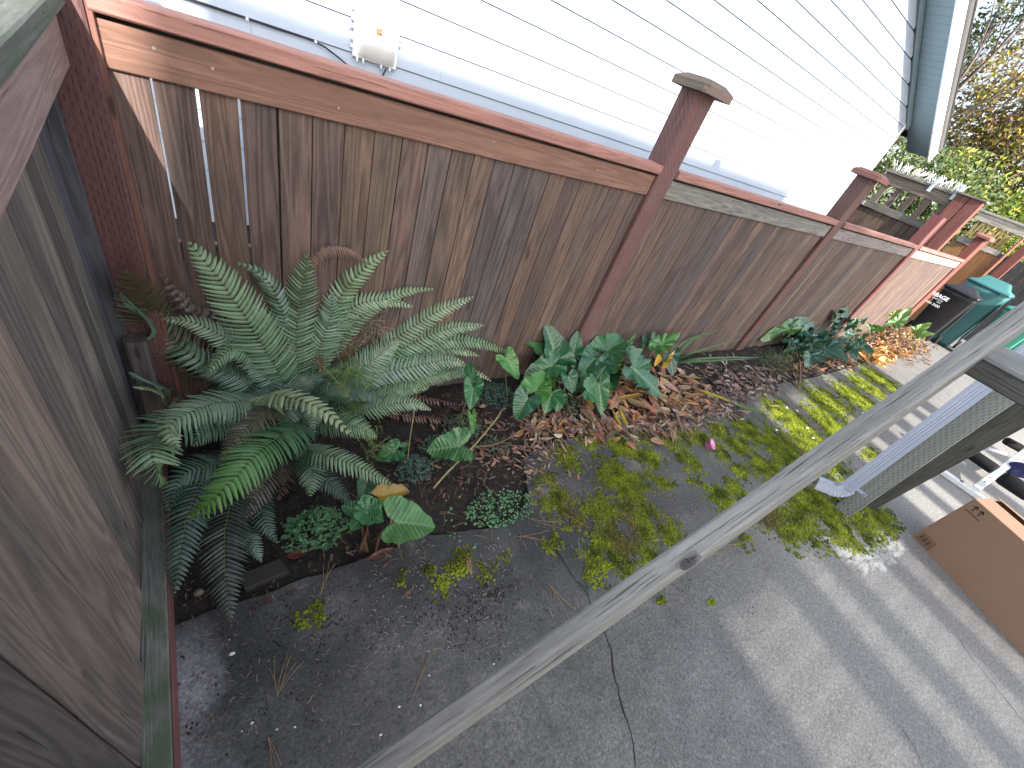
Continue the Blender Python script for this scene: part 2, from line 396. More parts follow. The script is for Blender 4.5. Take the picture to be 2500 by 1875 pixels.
# slab cracks (open joints in the concrete)
def ribbon(name, px, wd, z=.0015, col=(.012, .011, .01), jitter=.006):
    pts = [onZ(u, v) for u, v in px]; P = []
    for i in range(len(pts) - 1):
        n = max(2, int((pts[i + 1] - pts[i]).length / .03))
        for k in range(n): P.append(pts[i].lerp(pts[i + 1], k / n))
    P.append(pts[-1])
    P = [p + Vector((rng.uniform(-1, 1) * jitter, rng.uniform(-1, 1) * jitter, 0)) for p in P]
    mb = MB()
    for i, p in enumerate(P):
        t = (P[min(i + 1, len(P) - 1)] - P[max(i - 1, 0)]).normalized(); s = Vector((-t.y, t.x, 0))
        ww = wd * rng.uniform(.45, 1.3) * (0.25 if i in (0, len(P) - 1) else 1)
        mb.vert((p + s * ww / 2) + Vector((0, 0, z)), col); mb.vert((p - s * ww / 2) + Vector((0, 0, z)), col)
    for i in range(len(P) - 1): mb.face((2 * i, 2 * i + 1, 2 * i + 3, 2 * i + 2))
    return tag(mb.build(name, M_soil), kind='structure')
ribbon('slab_crack', [(1340, 1318), (1372, 1362), (1400, 1410), (1432, 1450), (1470, 1530), (1492, 1585), (1500, 1660), (1525, 1740), (1545, 1815), (1552, 1880)], .009)
ribbon('slab_crack', [(2338, 1552), (2360, 1590), (2400, 1640), (2450, 1700), (2520, 1790)], .004)
ribbon('slab_crack', [(2190, 1765), (2230, 1820), (2260, 1885)], .004)

# ================================================================ main fence
fence = empty('wooden_fence', (1.2, .03, 0), 'long brown board fence with red cap rail and red posts', 'fence')
bays = [(-.255, 2.76), (2.96, 6.22), (6.44, 9.86), (10.07, 13.86)]
jb = MB()
def board_run(mb, x0, x1, y0, z0, z1, wid=.1396, gaps=None, th=.019, pal=BOARDS, sun=False):
    x = x0; i = 0
    while x < x1 - .02:
        g_ = gaps.get(i, .0042) if gaps else .0042
        wv = min(wid, x1 - x)
        c = jit(pal[rng.randrange(len(pal))], .14, .03)
        gl = g_ if g_ > .0045 else g_ + rng.uniform(-.001, .0015)
        top = Vector((x + gl / 2, y0 + rng.uniform(-.0015, .0015), z1)); bot = Vector((x + (gl * .2 if g_ > .0045 else gl * .5), y0 + rng.uniform(-.002, .002), z0 + rng.uniform(-.006, .006)))
        mb.prism(bot, top - bot, (1, 0, 0), (0, 1, 0), wv - gl, th, c, .0022, 6, .0006)
        if g_ <= .0045 and x > x0 + .01: jb.prism((x - .012, y0 + .0205, z0), (0, 0, z1 - z0), (1, 0, 0), (0, 1, 0), .024, .003, (.02, .016, .015), .001)  # dark strip behind each joint stands in for the shadow in the gap
        x += wid; i += 1
    return i
for bi, (x0, x1) in enumerate(bays):
    mb = MB()
    gp = {0: .004, 1: .011, 2: .012, 3: .010, 8: .003, 9: .008} if bi == 0 else {5: .004, 12: .004}
    xs = x0 if bi else -.244 + .0
    if bi == 0: board_run(mb, -.268, x1 + .02, .024, .015, 1.86, gaps=gp)
    else: board_run(mb, x0 - .02, x1 + .02, .024, .015, 1.86, gaps=gp, wid=.138)
    mb.build('board_panel', M_board, fence); jb.build('joint_shade_strips', M_board, fence); jb = MB()
    mb = MB()       # back rails hidden behind, seen through gaps only
    mb.box(x0, x1, .045, .083, .30, .39, (.14, .11, .09)); mb.box(x0, x1, .045, .083, 1.05, 1.14, (.14, .11, .09))
    mb.box(x0, x1, .0225 + .022, .075, 1.80, 1.961, (.03, .02, .018)); mb.build('back_rail', M_grey, fence)  # near-black filler bar added to darken the seam under the cap
    mb = MB()
    col = REDW if bi == 0 else (GREYW if bi < 3 else (.34, .27, .22))
    mb.box(x0 + .002, x1 - .002, 0.0, .021, 1.802 + (.0 if bi == 0 else .004), 1.944, jit(col, .05), 'x', .004, 14, .0012)
    tag(mb.build('top_rail', M_red if bi == 0 else M_grey, fence), None if bi == 0 else 'unstained weathered grey top rail board')
    mb = MB()
    mb.box(x0 + .003, x1 - .003, -.036, .10, 1.962, 2.021, jit(REDL, .05), 'x', .006, 14, .0015)
    mb.build('cap_rail', M_red, fence)
    if bi == 0:
        for (x, z, r_) in ((-.10, 1.90, .006), (.07, 1.885, .0055), (.53, 1.86, .004), (1.35, 1.89, .004), (2.18, 1.885, .004), (2.70, 1.85, .0045)):
            mb = MB(); mb.tube([(x, -.004, z), (x, .001, z)], r_, (.35, .34, .33), 7); mb.build('nail_head', M_steel, fence)

def post(x0, x1, y0, y1, z0, z1, parent, mat=M_redinc, col=REDP, cap=True, capz=None, capcol=(.26, .12, .10), seg=8):
    mb = MB(); mb.box(x0, x1, y0, y1, z0, z1, jit(col, .08), 'z', .008, seg, .001)
    p = mb.build('post', mat, parent)
    if cap:
        mb = MB(); e = .07; zc = z1
        for (zz, ins) in ((zc, 0), (zc + .045, 0), (zc + .078, .055)):
            X_0, X_1, Y_0, Y_1 = x0 - e + ins, x1 + e + .01 - ins, y0 - e - .02 + ins, y1 + e - ins; ch = .03
            for q in ((X_0 + ch, Y_0), (X_1 - ch, Y_0), (X_1, Y_0 + ch), (X_1, Y_1 - ch), (X_1 - ch, Y_1), (X_0 + ch, Y_1), (X_0, Y_1 - ch), (X_0, Y_0 + ch)):
                mb.vert((q[0], q[1], zz), capcol)
        for lv in (0, 1):
            for i in range(8):
                j = (i + 1) % 8; a = lv * 8 + i; b = lv * 8 + j
                mb.face((a, b, b + 8, a + 8), [(i * .1, lv * .05), (i * .1 + .1, lv * .05), (i * .1 + .1, lv * .05 + .05), (i * .1, lv * .05 + .05)])
        mb.face(list(range(7, -1, -1)), [(mb.v[i][0], mb.v[i][1]) for i in range(7, -1, -1)])
        mb.face(list(range(16, 24)), [(mb.v[i][0], mb.v[i][1]) for i in range(16, 24)])
        mb.build('post_cap', M_mossy if cap == 'moss' else M_red, p)
    return p
post(2.765, 2.955, -.02, .15, -.03, 2.488, fence, cap='moss', capcol=(.20, .135, .115))
post(6.225, 6.435, -.02, .15, -.03, 2.50, fence)
post(9.865, 10.065, -.02, .15, -.03, 2.50, fence, cap=False, col=(.17, .06, .055))
post(13.87, 14.08, -.02, .15, -.03, 2.50, fence, col=(.20, .07, .06), mat=M_red)
tag(post(-.40, -.262, -.055, .085, -.03, 2.60, fence, cap=False, col=(.125, .055, .053)), 'dark red corner post with incised marks')
mb = MB(); mb.box(-.262, -.243, -.03, .0225, -.02, 2.3, (.20, .095, .075), 'z', .002, 6, .0006); mb.build('corner_strip', M_red, fence)

# ================================================================ left fence (runs back towards the camera)
lf = empty('wooden_fence', (-.42, -1.2, 0), 'brown board fence along the left edge with a mossy cap and low grey bottom rail', 'fence')
SK = -.030
def lx(y): return SK * (y + 1.0)          # skew of the whole left fence
def lf_board(mb, y0, y1, x, z0, z1, c, th=.019):
    xm = x + lx((y0 + y1) / 2)
    mb.prism((xm - th, y0, z0), (0, 0, z1 - z0), (0, 1, 0), (1, 0, 0), y1 - y0, th, c, .003, 6, .0006)
mb = MB(); ys = [-.235, -.062]
joints = [-.075, -.215, -.355, -.50, -.64, -.785, -.93, -1.105, -1.40, -1.735, -2.0, -2.2, -2.5, -2.8, -3.1]
y1 = -.06
cols = [(.13, .13, .15), (.23, .205, .18), (.12, .10, .092), (.24, .205, .18), (.15, .125, .115), (.25, .205, .18), (.17, .14, .125), (.27, .205, .175), (.20, .15, .13), (.12, .10, .09), (.13, .1, .09), (.12, .1, .09), (.12, .1, .09), (.12, .1, .09)]
for i in range(len(joints) - 1):
    lf_board(mb, joints[i + 1] + .009, joints[i] - .008, -.408 + rng.uniform(-.003, .003), .06, 1.86, jit(cols[i], .08, .03), .009)
mb.build('board_panel', M_board2, lf)
bk = MB(); a = Vector((-.437 + lx(-3.4), -3.4, .05)); b = Vector((-.437 + lx(-.06), -.06, .05)); bk.prism(a, b - a, (0, 0, 1), (1, 0, 0), 1.915, .012, (.006, .005, .005), .002, 1); bk.build('gap_shade_sheet', M_rubber, lf)  # black sheet added behind the boards to block sun and darken gaps
def lf_bar(name, xo, y0, y1, z0, z1, w_, col, mat, label=None, endcut=False):
    mb = MB(); a = Vector((xo + lx(y0), y0, z0)); b = Vector((xo + lx(y1), y1, z0))
    mb.prism(a, b - a, (0, 0, 1), (-1, 0, 0), z1 - z0, w_, col, .005, 16, .001)
    return tag(mb.build(name, mat, lf), label)
lf_bar('top_rail', -.297, -3.4, -.105, 1.80, 1.955, .021, (.30, .20, .18), M_red)
lf_bar('back_rail', -.320, -3.4, -.057, 1.78, 1.945, .066, (.13, .09, .08), M_grey)
lf_bar('cap_rail', -.268, -3.4, -.10, 1.966, 2.018, .17, (.11, .115, .10), M_mossy, 'grey cap board with green algae')
lf_bar('bottom_rail', -.327, -3.4, -.115, .012, .135, .085, (.20, .20, .18), M_mossy, 'low grey-green rail on the ground with a red face')
mb = MB(); a = Vector((-.3265 + lx(-3.4), -3.4, .012)); b = Vector((-.3265 + lx(-.3), -.3, .012))
mb.prism(a, b - a, (0, 0, 1), (1, 0, 0), .112, .006, (.19, .075, .068), .002, 10, .0005)
mb.build('red_kickboard', M_red, lf)
mb = MB(); mb.box(-.455, -.39, -.072, -.052, .03, 2.55, (.10, .10, .11), 'z', .002, 4); mb.build('edge_strip', M_board, lf)
stub = MB(); stub.prism((-.405, -.17, .0), (0, .03, .70), (1, 0, 0), (0, 1, 0), .085, .085, (.12, .10, .095), .012, 4, .001)
tag(stub.build('post_stub', M_grey), 'short weathered post stub standing in the fence corner behind the fern', 'post')

# ================================================================ neighbour's house (siding wall with gable eave)
WY = 1.26
house = empty('house', (5, WY, 0), 'white lap-sided gable house with pale blue-grey eave, standing behind the fence', 'house')
mb = MB(); k = -14
def rake(x): return 3.47 - .401 * (x - 9.45)
while True:
    z = 2.323 + .178 * k
    if z > 6.6: break
    xe = 9.36
    if z > 3.30: xe = 9.45 - (z - 3.36) / .401
    if z > .62:
        x = -7.0; off = (k % 3) * 1.2
        while x < xe:
            x2 = min(xe, x + 3.66 + (off if x == -7.0 else 0))
            gp = .0 if x2 >= xe else .0015
            a = Vector((x, WY - .016, z)); 
            i0 = len(mb.v)
            for (yy, zz) in ((WY - .017, z + .0075), (WY - .004, z + .1795), (WY + .012, z + .1795), (WY + .012, z + .0075)):
                for xx in (x, x2 - gp): mb.vert((xx, yy, zz), (.8, .8, .8))
            for q in ((0, 1, 3, 2), (6, 7, 1, 0), (0, 2, 4, 6), (1, 7, 5, 3), (2, 3, 5, 4)):
                u = [(mb.v[i0 + j][0], mb.v[i0 + j][2]) for j in q]; mb.face([i0 + j for j in q], u)
            x = x2
    k += 1
mb.build('siding', M_siding, house)
mb = MB()
wl = [(-7, WY + .013, -.1), (9.45, WY + .013, -.1), (9.45, WY + .013, 3.44), (1.6, WY + .013, 6.6), (-7, WY + .013, 6.6)]
i0 = [mb.vert(p, (.045, .045, .047)) for p in wl]; i1 = [mb.vert((p[0], 9.0, p[2]), (.05, .05, .05)) for p in wl]
mb.face(i0[::-1]); mb.face(i1)
for i in range(5): j = (i + 1) % 5; mb.face((i0[i], i0[j], i1[j], i1[i]))
mb.build('sheathing', M_white, house)
mb = MB(); mb.box(9.362, 9.452, WY - .02, WY + .012, -.05, 3.44, (.77, .81, .85), 'z', .003)
mb.build('corner_board', M_white, house)
# rake: fascia, soffit boards, frieze, roof
dirr = Vector((1, 0, -.401)).normalized(); upn = Vector((.401, 0, 1)).normalized()
def rbar(nm, xa, xb, y0, y1, dz0, dz1, col, mat):
    mb = MB(); a = Vector((xa, y0, rake(xa) + dz0)); b = Vector((xb, y0, rake(xb) + dz0))
    mb.prism(a, b - a, (0, 1, 0), upn, y1 - y0, (dz1 - dz0) / upn.z * .86 if False else (dz1 - dz0) * upn.z, col, .003)
    return mb.build(nm, mat, house)
rbar('fascia', -1.0, 10.24, .858, .885, -.02, .20, (.82, .83, .84), M_white)
mb = MB(); x = 10.2
while x > -1:
    a = Vector((x, .886, rake(x) + .012)); 
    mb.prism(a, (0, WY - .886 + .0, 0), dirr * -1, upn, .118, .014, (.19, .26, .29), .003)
    x -= .12 * dirr.x * 1.0
mb.build('soffit_boards', M_white, house)
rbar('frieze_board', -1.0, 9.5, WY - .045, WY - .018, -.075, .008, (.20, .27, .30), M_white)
rbar('gutter_edge', -1.0, 10.27, .835, .857, .165, .235, (.12, .11, .10), M_steel)
rbar('roof', -1.0, 10.28, .83, 9.0, .236, .27, (.06, .06, .06), M_soil)

# utility box on the wall
ub = empty('utility_box', (1.05, WY, 2.0), 'white plastic utility box with a small red label mounted on the siding', 'utility box')
zb0, zb1 = 2.27 + (1.955 - 2.27) * .936, 2.27 + (2.20 - 2.27) * .936
bx0, bx1 = .905, 1.165
mb = MB(); n = 12; z0_, z1_ = 1.972, 2.265
for (zz) in (z0_, z1_):
    for i in range(n + 1):
        t = i / n; x = bx0 + (bx1 - bx0) * t; y = WY - .045 - (.026 if zz > 2.1 else .02) * (math.sin(math.pi * min(1, max(0, t))) ** .22)
        mb.vert((x, y, zz), (.86, .87, .88))
for i in range(n): mb.face((i, i + 1, i + n + 2, i + n + 1), None, True)
mb.face([i for i in range(n + 1)][::-1]); mb.face([n + 1 + i for i in range(n + 1)])
mb.build('cover', M_metal, ub)
mb = MB(); mb.box(bx0 - .02, bx1 + .012, WY - .045, WY - .018, z0_ - .012, z1_ + .02, (.75, .77, .8), 'z', .006); 
for zz in (z0_ + .03, z0_ + .07, z0_ + .13, z0_ + .17, z0_ + .22): mb.box(bx0 - .036, bx0 - .021, WY - .04, WY - .022, zz, zz + .018, (.7, .72, .75), 'z', .002)
for zz in (z0_ + .12, z0_ + .15, z0_ + .18): mb.box(bx1 + .013, bx1 + .033, WY - .04, WY - .03, zz, zz + .02, (.6, .62, .65), 'z', .004)
mb.box(bx0 - .05, bx0 - .037, WY - .03, WY - .02, z0_ + .12, z0_ + .155, (.7, .72, .75), 'z', .003)
mb.build('back_plate', M_metal, ub)
mb = MB()
for xx in (bx0 + .01, bx0 + .05, bx1 - .09, bx1 - .03): mb = MB(); mb.tube([(xx, WY - .04, z0_ - .04), (xx, WY - .04, z0_ - .011)], .007, (.7, .72, .75), 6); mb.build('cable_gland', M_metal, ub)
mb = MB(); xm = (bx0 + bx1) / 2
mb.box(xm - .018, xm + .018, WY - .0745, WY - .066, 2.115, 2.148, (.75, .08, .05), 'x', .001)
lb = mb.build('warning_label', M_ink, ub)
mb = MB(); mb.box(xm - .015, xm + .002, WY - .0765, WY - .0747, 2.12, 2.143, (.9, .25, .08), 'x', .0005)
mb.box(xm + .005, xm + .013, WY - .0765, WY - .0747, 2.125, 2.139, (.9, .4, .3), 'x', .0005); mb.build('label_print', M_ink, lb)
mb = MB(); pts = []
yc = WY - .024
for i in range(40):
    t = i / 39; x = -2.2 + (.66 + 2.2) * t; pts.append((x, yc, 1.967 + .001 * math.sin(i * 1.7)))
for (x, z) in ((.72, 1.955), (.80, 1.925), (.88, 1.89), (.97, 1.872), (1.05, 1.88), (1.09, 1.90), (1.11, 1.945)): pts.append((x, yc - .012, z))
mb.tube(pts, .0052, (.03, .03, .035), 7)
cb = mb.build('black_cable', M_rubber); tag(cb, 'thin black cable running along the siding lap to the utility box', 'cable')
mb = MB()
for x in (-.6, .30, .665): mb = MB(); mb.tube([(x, yc - .008, 1.967), (x, yc + .006, 1.967)], .0085, (.7, .72, .74), 8); mb.build('cable_clip', M_metal, cb)

# ================================================================ stair handrail & landing board (close to the camera)
hr = MB(); sl_m = .682
def hz(x): return 1.267 + sl_m * x
xa, xb = -.06, 2.15
hy = -2.168 - .007
hr.prism((xa, hy, hz(xa)), (xb - xa, 0, (xb - xa) * sl_m), (0, -1, 0), (.682, 0, -1), .0385, .125, (.215, .212, .200), .005, 40, .0007, rnd=.37)
hro = hr.build('stair_handrail', M_greypaint)
kr = ray(1678, 1372); kn = Vector((-.682, 0, 1)).normalized(); kp0 = Vector((0, hy - .019, hz(0)))
kt = (kp0 - CAMLOC).dot(kn) / kr.dot(kn); kp = CAMLOC + kr * kt; kx = Vector((1, 0, .682)).normalized(); kb = MB()
for q_, (rr, hh, cc) in enumerate(((.015, .0004, .15), (.0115, .0012, .13), (.0095, .0008, .075), (.006, .0012, .06), (.001, .0006, .05))):
    for k in range(16):
        an = k * .3927; kb.vert(kp + kx * (math.cos(an) * rr * 1.7 + .004 * math.sin(2.3 * an + q_)) + Vector((0, 1, 0)) * (math.sin(an) * rr * .8 + .0025 * math.cos(1.7 * an + q_ * .8)) + kn * hh, (cc, cc * .95, cc * .9))
for q_ in range(4):
    for k in range(16): j = (k + 1) % 16; kb.face((q_ * 16 + k, q_ * 16 + j, q_ * 16 + 16 + j, q_ * 16 + 16 + k), None, True)
kb.build('wood_knot', M_stone, hro)
tag(hro, 'sloping weathered grey painted handrail crossing the lower right of the picture', 'handrail')
lb_ = MB(); lb_.box(1.33, 1.62, -3.1, -2.212, 2.098, 2.110, (.21, .215, .21), 'y', .002, 6, .0004)
tag(lb_.build('landing_board', M_greyinc), 'short grey treated board butting against the handrail at the right edge', 'board')
lc_ = MB(); lc_.box(1.332, 1.60, -3.1, -2.214, 2.058, 2.0975, (.060, .055, .048), 'y', .003, 6, .0006); lc_.build('shade_side_board', M_greypaint, bpy.data.objects['landing_board'])  # dark colour stands in for the shade on the landing board's side
nb = MB(); 
for i in range(10):
    t = i / 9
P0 = Vector((-.07, hy - .019, hz(-.07) - .02))
nb.tube([P0 + Vector((0, 0, -.9)), P0 + Vector((0, 0, .0))], .021, (.16, .155, .15), 10)
tag(nb.build('stair_post', M_greypaint), 'rounded post end under the lower end of the handrail', 'post')

# deck post with trim, downspout
dp = MB(); dp.box(4.665, 4.80, -2.405, -2.262, .02, 4.2, (.23, .24, .215), 'z', .006, 10, .0006)
dpo = dp.build('deck_post', M_greyinc); tag(dpo, 'thick grey-green painted treated post standing on the mossy concrete', 'post')
tb = MB(); tb.prism((4.81, -2.468, .15), (0, -.0766 * 4, 4), (0, 1, 0), (1, 0, 0), .2, .04, (.085, .080, .066), .003, 8, .0006); tb.build('side_trim_board', M_greypaint, dpo)
pb = MB(); pb.box(4.655, 4.815, -2.395, -2.272, .0, .018, (.5, .5, .48), 'x', .002)
for (yy, zz) in ((-2.30, .09), (-2.36, .07), (-2.33, .12)): pb.tube([(4.662, yy, zz), (4.655, yy, zz)], .009, (.42, .38, .33), 8)
pb.build('post_base', M_steel, dpo)
def dspout(path, nrm, name, mat, parent=None, col=(.40, .43, .52), W=.112, T=.07):
    """rectangular ribbed pipe swept along path; nrm = front direction per point"""
    sec = []
    hw, ht = W / 2, T / 2
    for i in range(13):
        t = -hw + W * i / 12; r = .0035 if i in (4, 6, 8) else 0
        sec.append((t, ht - r))
    for i in range(4): sec.append((hw, ht - T * (i + 1) / 5))
    for i in range(5): sec.append((hw - W * i / 4, -ht))
    for i in range(4): sec.append((-hw, -ht + T * (i + 1) / 5))
    mb = MB(); n = len(sec); m = len(path)
    for i, p in enumerate(path):
        p = Vector(p); t = (Vector(path[min(i + 1, m - 1)]) - Vector(path[max(i - 1, 0)])).normalized()
        a = t.cross(nrm[i]).normalized(); b = a.cross(t).normalized()
        if b.dot(nrm[i]) < 0: b = -b; a = -a
        s_ = 1.0
        if name == 'elbow': s_ = 1.06 if i % 2 else .99
        for (x, y) in sec: mb.vert(p + a * x * s_ + b * y * s_, col)
    for i in range(m - 1):
        for k in range(n):
            j = (k + 1) % n; mb.face((i * n + k, i * n + j, (i + 1) * n + j, (i + 1) * n + k), None, False)
    mb.face(list(range(n))[::-1]); mb.face([(m - 1) * n + k for k in range(n)])
    return mb.build(name, mat, parent)
FX = Vector((-1, 0, 0))
dsx, dsy = 4.60, -2.212
ds = dspout([(dsx, dsy, .26), (dsx, dsy, 4.0)], [FX, FX], 'downspout', M_metal)
tag(ds, 'ribbed white aluminium downspout with an elbow at its foot, fixed beside the grey post', 'downspout')
path = []; nr = []
out = Vector((-.35, .94, 0)).normalized()
for i in range(15):
    a = i / 14 * R_(76); rr = .11
    p = Vector((dsx, dsy, .262)) + out * (rr * (1 - math.cos(a))) + Vector((0, 0, -rr * math.sin(a)))
    path.append(p); tn = Vector((0, 0, -math.cos(a))) + out * math.sin(a)
    nr.append(Vector((-.94, -.35, 0)))
p = path[-1]; tn = (path[-1] - path[-2]).normalized()
dspout(path, nr, 'elbow', M_metal, ds)
dspout([p, p + tn * .04, p + tn * .11], [nr[-1]] * 3, 'outlet', M_metal, ds)
mb = MB(); a = Vector((4.552, -2.148, .262)); b = Vector((4.552, -2.262, .262)); 
mb.prism(a, b - a, (0, 0, 1), (-1, 0, 0), .032, .004, (.40, .43, .52), .001)
a = Vector((4.552, -2.262, .262)); b = Vector((4.655, -2.266, .262)); mb.prism(a, b - a, (0, 0, 1), (0, 1, 0), .032, .004, (.40, .43, .52), .001)
a = Vector((4.659, -2.262, .262)); b = Vector((4.659, -2.345, .262)); mb.prism(a, b - a, (0, 0, 1), (-1, 0, 0), .032, .004, (.40, .43, .52), .001)
mb.tube([(4.656, -2.33, .278), (4.648, -2.33, .278)], .006, (.05, .05, .05), 8)
mb.build('wall_strap', M_metal, ds)

# ================================================================ cardboard box
bc = Vector((5.28, -2.82, 0)); bd = Vector((4.85, -3.86, 0)) - bc; bl = bd.length; bu = bd.normalized(); bo = Vector((-bu.y, bu.x, 0))
if bo.x < 0: bo = -bo
H = .63
cbx = empty('cardboard_box', tuple(bc + bd * .5 + bo * .22), 'large brown cardboard box with open flaps standing on the concrete', 'box')
CC = (.30, .185, .125)
mb = MB()
t = .005
for (o, L, w_) in ((bc, bd, None), (bc + bo * .45, bd, None)):
    mb.prism(o, L, (0, 0, 1), bo, H, t, CC, .001)
mb.prism(bc + bo * t, bo * (.45 - t), (0, 0, 1), bu, H, t, CC, .001)
mb.prism(bc + bu * (bl - t) + bo * t, bo * (.45 - t), (0, 0, 1), bu, H, t, CC, .001)
mb.prism(bc + bo * t + Vector((0, 0, .004)), bd, bo, (0, 0, 1), .44, t, CC, .001)
mb.build('carton_walls', M_card, cbx)
def flap(o, L, out_, up_, wd):
    mb = MB(); mb.prism(o, L, out_ + up_, out_.cross(L).normalized(), wd, .004, CC, .001); mb.build('flap', M_card, cbx)
top = bc + Vector((0, 0, H + .002))
flap(top + bo * .006, bd, bo * 1.0, Vector((0, 0, .12)), .2)
flap(top + bo * .447, bd, bo * -1.0, Vector((0, 0, .22)), .215)
# printed marks on the front face
mb = MB(); nf = -bo
def onface(a, h, dx=0): return bc + bu * a + Vector((0, 0, h)) + nf * .0012
def bar2(a0, h0, a1, h1, wd):
    p = onface(a0, h0); q = onface(a1, h1); d = (q - p); s = d.cross(nf).normalized()
    i = [mb.vert(x, (.02, .013, .01)) for x in (p - s * wd / 2, p + s * wd / 2, q + s * wd / 2, q - s * wd / 2)]; mb.face(i)
bar2(.03, .515, .155, .515, .006)
for a in (.065, .115):
    bar2(a, .535, a, .59, .007); bar2(a - .018, .572, a, .595, .008); bar2(a + .018, .572, a, .595, .008)
bar2(.03, .02, .03, .11, .004); bar2(.15, .02, .15, .11, .004); bar2(.03, .02, .15, .02, .004); bar2(.03, .11, .15, .11, .004)
for k in range(9): bar2(.045 + k * .0115, .035, .045 + k * .0115, .095, .0035 + .004 * (k % 3 == 0))
mb.build('printed_marks', M_ink, cbx)

# ================================================================ white exercise frame with black rollers
fr = empty('exercise_frame', (7.3, -2.9, 0), 'white steel frame with bolted joints and black foam rollers lying behind the cardboard box', 'exercise frame')
A = onZ(2296, 1142, .06); B = onZ(2412, 1222, .06); mid = onZ(2376, 1196, .06); E1 = onZ(2520, 1090, .42)
mb = MB(); d = (B - A); sd = Vector((-d.y, d.x, 0)).normalized()
mb.prism(A - sd * .045 + Vector((0, 0, -.055)), d, sd, (0, 0, 1), .09, .06, (.72, .73, .72), .006); mb.build('foot_tube', M_metal, fr)
mb = MB(); d = E1 - mid; sd = Vector((-d.y, d.x, 0)).normalized(); upv = sd.cross(d).normalized()
if upv.z < 0: upv = -upv
mb.prism(mid - sd * .04, d, sd, upv, .08, .05, (.72, .73, .72), .006); ut = mb.build('main_tube', M_metal, fr)
mb = MB()
for f_ in (.12, .2): p = mid + d * f_ + upv * .051; mb = MB(); mb.tube([p, p + upv * .004], .012, (.02, .02, .02), 8); mb.build('bolt', M_steel, fr)
mb = MB(); p = mid + (A - B) * .25 + Vector((0, 0, .006)); mb.tube([p, p + Vector((0, 0, .012))], .02, (.1, .1, .1), 8); mb.build('bolt', M_steel, fr)
def roller(u0, v0, u1, v1, z, r):
    mb = MB(); a = onZ(u0, v0, z); b = onZ(u1, v1, z); mb.tube([a, a.lerp(b, .1), a.lerp(b, .9), b], [r * .9, r, r, r * .9], (.012, .012, .014), 14); mb.build('foam_roller', M_rubber, fr)
roller(2372, 1108, 2430, 1148, .32, .07); roller(2446, 1164, 2520, 1212, .35, .09); roller(2455, 1075, 2520, 1110, .3, .06)
mb = MB(); a = onZ(2410, 1095, .38); b = onZ(2455, 1108, .38); mb.tube([a, b], .022, (.6, .62, .62), 8); mb.build('cross_bar', M_metal, fr); mb = MB()
a = onZ(2452, 1072, .2); b = onZ(2500, 1090, .2); mb.tube([a, b], .02, (.6, .62, .62), 8); mb.build('cross_bar', M_metal, fr); mb = MB()
a = onZ(2500, 1180, .25); b = onZ(2530, 1168, .25); mb.tube([a, b], .03, (.6, .65, .8), 8); mb.build('cross_bar', M_metal, fr)
mb = MB(); a = onZ(2480, 1145, .3)
mb.tube([a, a + Vector((.5, -.3, .02))], .10, (.015, .02, .09), 12); tag(mb.build('seat_pad', M_plastic, fr), 'dark blue pad')

# ================================================================ wheeled bins
def rbin(name, label, x, y0, y1, h, col, depth=.62, group='wheeled bins in a row', lidtint=1.0, x_top=0):
    t = empty(name, (x + depth / 2, (y0 + y1) / 2, 0), label, 'bin', group)
    mb = MB(); W = y1 - y0; levels = [(0.02, .10), (.12, .085), (h * .55, .04), (h * .80, .012), (h * .86, .0)]
    def ringv(z, ins, c):
        cx, cy = x + depth / 2, (y0 + y1) / 2; hx, hy = depth / 2 - ins, W / 2 - ins; r = .05; out_ = []
        for (sx, sy, a0) in ((-1, -1, 180), (1, -1, 270), (1, 1, 0), (-1, 1, 90)):
            for k in range(5):
                a = R_(a0 + 90 * k / 4); out_.append(mb.vert((cx + sx * (hx - r) + r * math.cos(a), cy + sy * (hy - r) + r * math.sin(a), z), c))
        return out_
    rs = [ringv(z, i, col) for z, i in levels]; n = len(rs[0])
    for a, b in zip(rs, rs[1:]):
        for i in range(n): j = (i + 1) % n; mb.face((a[i], a[j], b[j], b[i]), None, True)
    mb.face(rs[0][::-1]); mb.face(rs[-1])
    mb.build('body', M_plastic, t)
    mb = MB(); z = h * .86
    lc = tuple(c * lidtint for c in col)
    rr = [ringv(z + .004, -.015, lc), ringv(z + .05, -.02, lc), ringv(z + .075, -.005, lc), ringv(z + .12, .10, lc), ringv(h, .20, lc)]
    for a, b in zip(rr, rr[1:]):
        for i in range(n): j = (i + 1) % n; mb.face((a[i], a[j], b[j], b[i]), None, True)
    mb.face(rr[0][::-1]); mb.face(rr[-1]); lid = mb.build('lid', M_plastic, t)
    mb = MB()      # grip comb on lid lip
    for k in range(6): mb.box(x - .045, x - .018, y0 + .01 + k * .028, y0 + .022 + k * .028, z - .07, z + .05, lc, 'z', .003)
    mb.build('lid_grip', M_plastic, lid)
    mb = MB(); mb.tube([(x + depth - .02, y0 - .03, .12), (x + depth - .02, y0 + .03, .12)], .12, (.02, .02, .02), 16); mb.build('wheel', M_rubber, t)
    mb = MB(); mb.tube([(x + depth - .02, y1 - .03, .12), (x + depth - .02, y1 + .03, .12)], .12, (.02, .02, .02), 16); mb.build('wheel', M_rubber, t)
    mb = MB(); mb.box(x + .30, x + .50, y0 - .0, y0 + .03, .25, h * .8, tuple(c * .8 for c in col), 'z', .008); mb.build('side_rib', M_plastic, t)
    return t
BH = 1.46
b1 = rbin('garbage_bin', 'black wheeled bin with white lettering beside the last red fence post', 15.35, -.62, .12, 1.53, (.012, .012, .015), lidtint=1.5)
b2 = rbin('wheeled_bin', 'tall teal wheeled bin standing between the black bin and the greener bin', 16.1, -.93, -.02, 1.88, (.045, .15, .15), depth=.75, lidtint=1.0)
